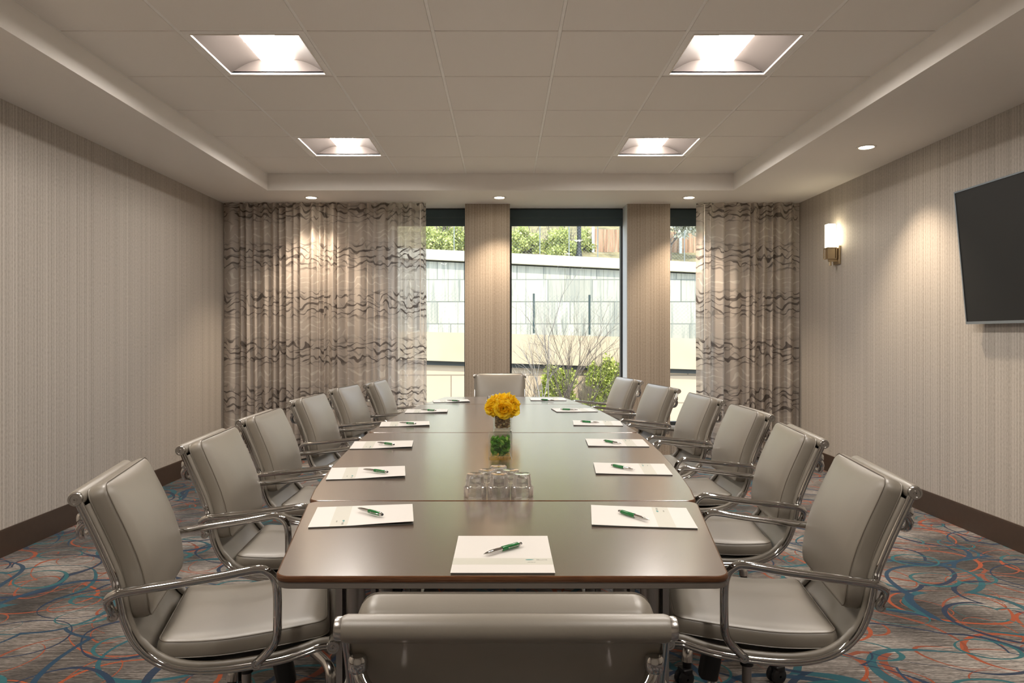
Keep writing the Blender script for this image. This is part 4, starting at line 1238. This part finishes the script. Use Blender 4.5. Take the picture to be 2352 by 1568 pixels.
# lamp post
D = 17.2
root = empty('lamp_post', (X(1330, D), D, 2.9), 0, 'black metal lamp post behind the upper retaining wall', 'lamp post')
mb = MB(); mb.tube([(0, 0, 0.25), (0, 0, 3.0)], 0.05, 12); mb.build('pole', 'black', root)
mb = MB(); mb.lathe([(0.12, -0.2), (0.12, 0.1), (0.075, 0.2), (0.065, 0.32), (0.05, 0.4)], 16, 0, None, True); mb.build('base', 'black', root)
# wood fence on a concrete footing
D = 17.6
root = empty('board_fence', (X(1363, D), D, 2.9), 0, 'weathered brown board fence on a concrete footing behind the upper wall', 'fence')
x1 = X(1900, D) - X(1363, D)
mb = MB(); mb.add([(0, 0, -0.1), (x1, 0, -0.4), (x1, 0, Z(612, D) - 2.9), (0, 0, Z(579, D) - 2.9), (0, 0.3, -0.1), (x1, 0.3, -0.4), (x1, 0.3, Z(612, D) - 2.9), (0, 0.3, Z(579, D) - 2.9)],
                  [(0, 1, 2, 3), (5, 4, 7, 6), (3, 2, 6, 7), (1, 0, 4, 5), (4, 0, 3, 7), (1, 5, 6, 2)]); mb.build('footing', 'tan', root, smooth=False)
mb = MB(); n = 44
for i in range(n):
    a = x1 * i / n; t = (i + 0.5) / n; zb = Z(579 + 33 * t, D) - 2.9; zt = Z(524 + 20 * t, D) - 2.9
    mb.box(a + 0.006, a + x1 / n - 0.006, 0.1, 0.13, zb, zt)
mb.build('boards', 'boards', root, smooth=False)
mb = MB()
for i in range(9):
    a = x1 * i / 8; t = i / 8; mb.box(a - 0.03, a + 0.03, 0.03, 0.1, Z(579 + 33 * t, D) - 2.9, Z(520 + 20 * t, D) - 2.9)
mb.build('post_row', 'lightpost', root, smooth=False)['kind'] = 'stuff'

def foliage_cloud(mb, rn, c, rad, n, size, clumps=14):
    cl = []
    for _ in range(clumps):
        d = rv(rn); q = rn.uniform(0.35, 0.95)
        cl.append(Vector((c[0] + d.x * rad[0] * q, c[1] + d.y * rad[1] * q, c[2] + d.z * rad[2] * q)))
    for _ in range(n):
        k = rn.choice(cl); d = rv(rn); s = rn.uniform(0.1, 1.0)
        p = k + Vector((d.x * rad[0], d.y * rad[1], d.z * rad[2])) * 0.36 * s
        leafquad(mb, p, rv(rn), size * 0.42 * rn.uniform(0.6, 1.2), size * rn.uniform(0.7, 1.3), rv(rn), 0.2)
def branch(mb, rn, p, d, L, r, depth, spread=0.5, upb=0.15, kids=3):
    pts = [p]; q = p.copy(); dd = d.normalized(); n = 4
    for i in range(n):
        dd = (dd + rv(rn) * 0.10 + Vector((0, 0, upb * 0.25))).normalized(); q = q + dd * L / n; pts.append(q.copy())
    mb.tube(pts, [r * (1 - 0.5 * i / n) for i in range(n + 1)], 5 if depth > 1 else 4)
    if depth > 0:
        for k in range(kids):
            t = rn.uniform(0.35, 1.0); b = pts[0].lerp(pts[-1], t) if t < 0.95 else pts[-1]
            i = min(n - 1, int(t * n)); b = pts[i].lerp(pts[i + 1], t * n - i) if t < 1 else pts[-1]
            sd = (dd + rv(rn) * spread).normalized()
            branch(mb, rn, b, sd, L * rn.uniform(0.55, 0.8), r * 0.52, depth - 1, spread, upb, kids)
def shrub(name, px, D, zc, rad, n, size, mat, label, cat, grp, seed, clumps=16):
    rn = random.Random(seed); zb = zc - rad[2] * 1.1
    root = empty(name, (X(px, D), D, zb), 0, label, cat, grp)
    mb = MB(); foliage_cloud(mb, rn, (0, 0, zc - zb), rad, n, size, clumps); mb.build('foliage', mat, root, smooth=False)
    mb = MB()
    for k in range(4): branch(mb, rn, Vector((rn.uniform(-0.1, 0.1), 0, 0)), Vector((rn.uniform(-0.5, 0.5), rn.uniform(-0.3, 0.3), 1)), rad[2] * 1.3, 0.02, 2)
    mb.build('stems', 'bark', root)
g = 'spring green shrubs above the retaining wall'
shrub('shrub', 1010, 17.6, 3.55, (0.62, 0.5, 0.62), 4200, 0.062, 'shrubleaf', 'yellow-green shrub above the wall seen through the window by the wide curtain', 'shrub', g, 1)
shrub('shrub', 1075, 17.9, 3.6, (0.6, 0.5, 0.65), 3400, 0.062, 'shrubleaf', 'yellow-green shrub mostly hidden behind the first wallpapered pier', 'shrub', g, 2)
shrub('shrub', 1205, 17.7, 3.40, (0.55, 0.5, 0.50), 4200, 0.062, 'shrubleaf', 'yellow-green shrub above the wall at the left edge of the centre window', 'shrub', g, 3)
shrub('shrub', 1285, 17.5, 3.40, (0.50, 0.45, 0.52), 4200, 0.062, 'shrubleaf', 'yellow-green shrub above the wall just left of the lamp post', 'shrub', g, 4)
shrub('shrub', 1345, 17.9, 3.35, (0.36, 0.4, 0.48), 2600, 0.062, 'shrubleaf', 'small yellow-green shrub between lamp post and board fence', 'shrub', g, 5)
g = 'darker trees on the slope behind the shrubs'
for i, (px, zc, w) in enumerate(((985, 5.1, 'behind the first window'), (1130, 5.2, 'behind the first pier'), (1235, 5.0, 'left of the lamp post'), (1370, 5.2, 'behind the board fence'), (1480, 5.4, 'behind the second pier'), (1600, 5.2, 'behind the pale blossom'))):
    shrub('hillside_tree', px, 21.5 + 0.3 * (i % 2), zc, (1.15, 0.9, 1.15), 2600, 0.13, 'darkleaf', 'dark green tree on the slope %s' % w, 'tree', g, 20 + i, 26)
# pale blossom tree
rn = random.Random(77); D = 16.9
root = empty('blossom_tree', (X(1548, D), D, 2.6), 0, 'pale blossoming tree in front of the board fence by the narrow curtain', 'tree')
mb = MB(); foliage_cloud(mb, rn, (0.32, 0, 1.25), (0.65, 0.45, 0.42), 2600, 0.07, 22); mb.build('blossom', 'blossomleaf', root, smooth=False)
mb = MB(); branch(mb, rn, Vector((-0.1, 0, 0)), Vector((0.15, 0, 1)), 0.9, 0.035, 3, 0.8); mb.build('branches', 'bark', root)
# bare tree and thinner companion in front of the lower wall
rn = random.Random(12); D = 11.4
root = empty('bare_tree', (X(1296, D), D, -1.35), 0, 'leafless multi-stemmed tree outside the centre window', 'tree')
mb = MB()
base = Vector((0, 0, 0))
for k, (dx, L) in enumerate(((-0.10, 2.0), (0.02, 2.3), (0.14, 2.0), (-0.26, 1.7), (0.30, 1.7))):
    branch(mb, rn, base + Vector((dx * 0.3, 0, 0)), Vector((dx, rn.uniform(-0.15, 0.15), 1)), L * 0.66, 0.023, 5, 0.5, 0.12, 3)
mb.build('branches', 'bark', root)
rn = random.Random(31); D = 11.9
root = empty('bare_sapling', (X(1262, D), D, -1.35), 0, 'slim pale-barked bare tree just left of the leafless multi-stemmed tree', 'tree')
mb = MB(); branch(mb, rn, Vector((0, 0, 0)), Vector((-0.12, 0, 1)), 1.55, 0.026, 4, 0.5, 0.1, 3)
mb.build('branches', 'palebark', root)
# ivy against the lower wall
rn = random.Random(8)
for i, (px, py, rad, n, lab) in enumerate(((1278, 884, (0.34, 0.08, 0.44), 3800, 'ivy clump on the lower wall behind the bare tree trunk'), (1392, 880, (0.36, 0.08, 0.46), 4200, 'large ivy clump on the lower wall beside the second pier'),
                                          (1335, 935, (0.45, 0.08, 0.22), 1800, 'low ivy on the lower wall just above the table edge'))):
    D = 12.76
    root = empty('ivy', (X(px, D), D, Z(py, D) - rad[2]), 0, lab, 'ivy', 'ivy on the lower retaining wall')
    mb = MB(); foliage_cloud(mb, rn, (0, 0, rad[2]), rad, n, 0.055, 24); mb.build('foliage', 'ivyleaf', root, smooth=False)
    mb = MB()
    for k in range(3): branch(mb, rn, Vector((rn.uniform(-0.15, 0.15), 0.05, -0.5)), Vector((rn.uniform(-0.2, 0.2), 0, 1)), 0.6, 0.01, 2, 0.4)
    mb.build('stems', 'bark', root)
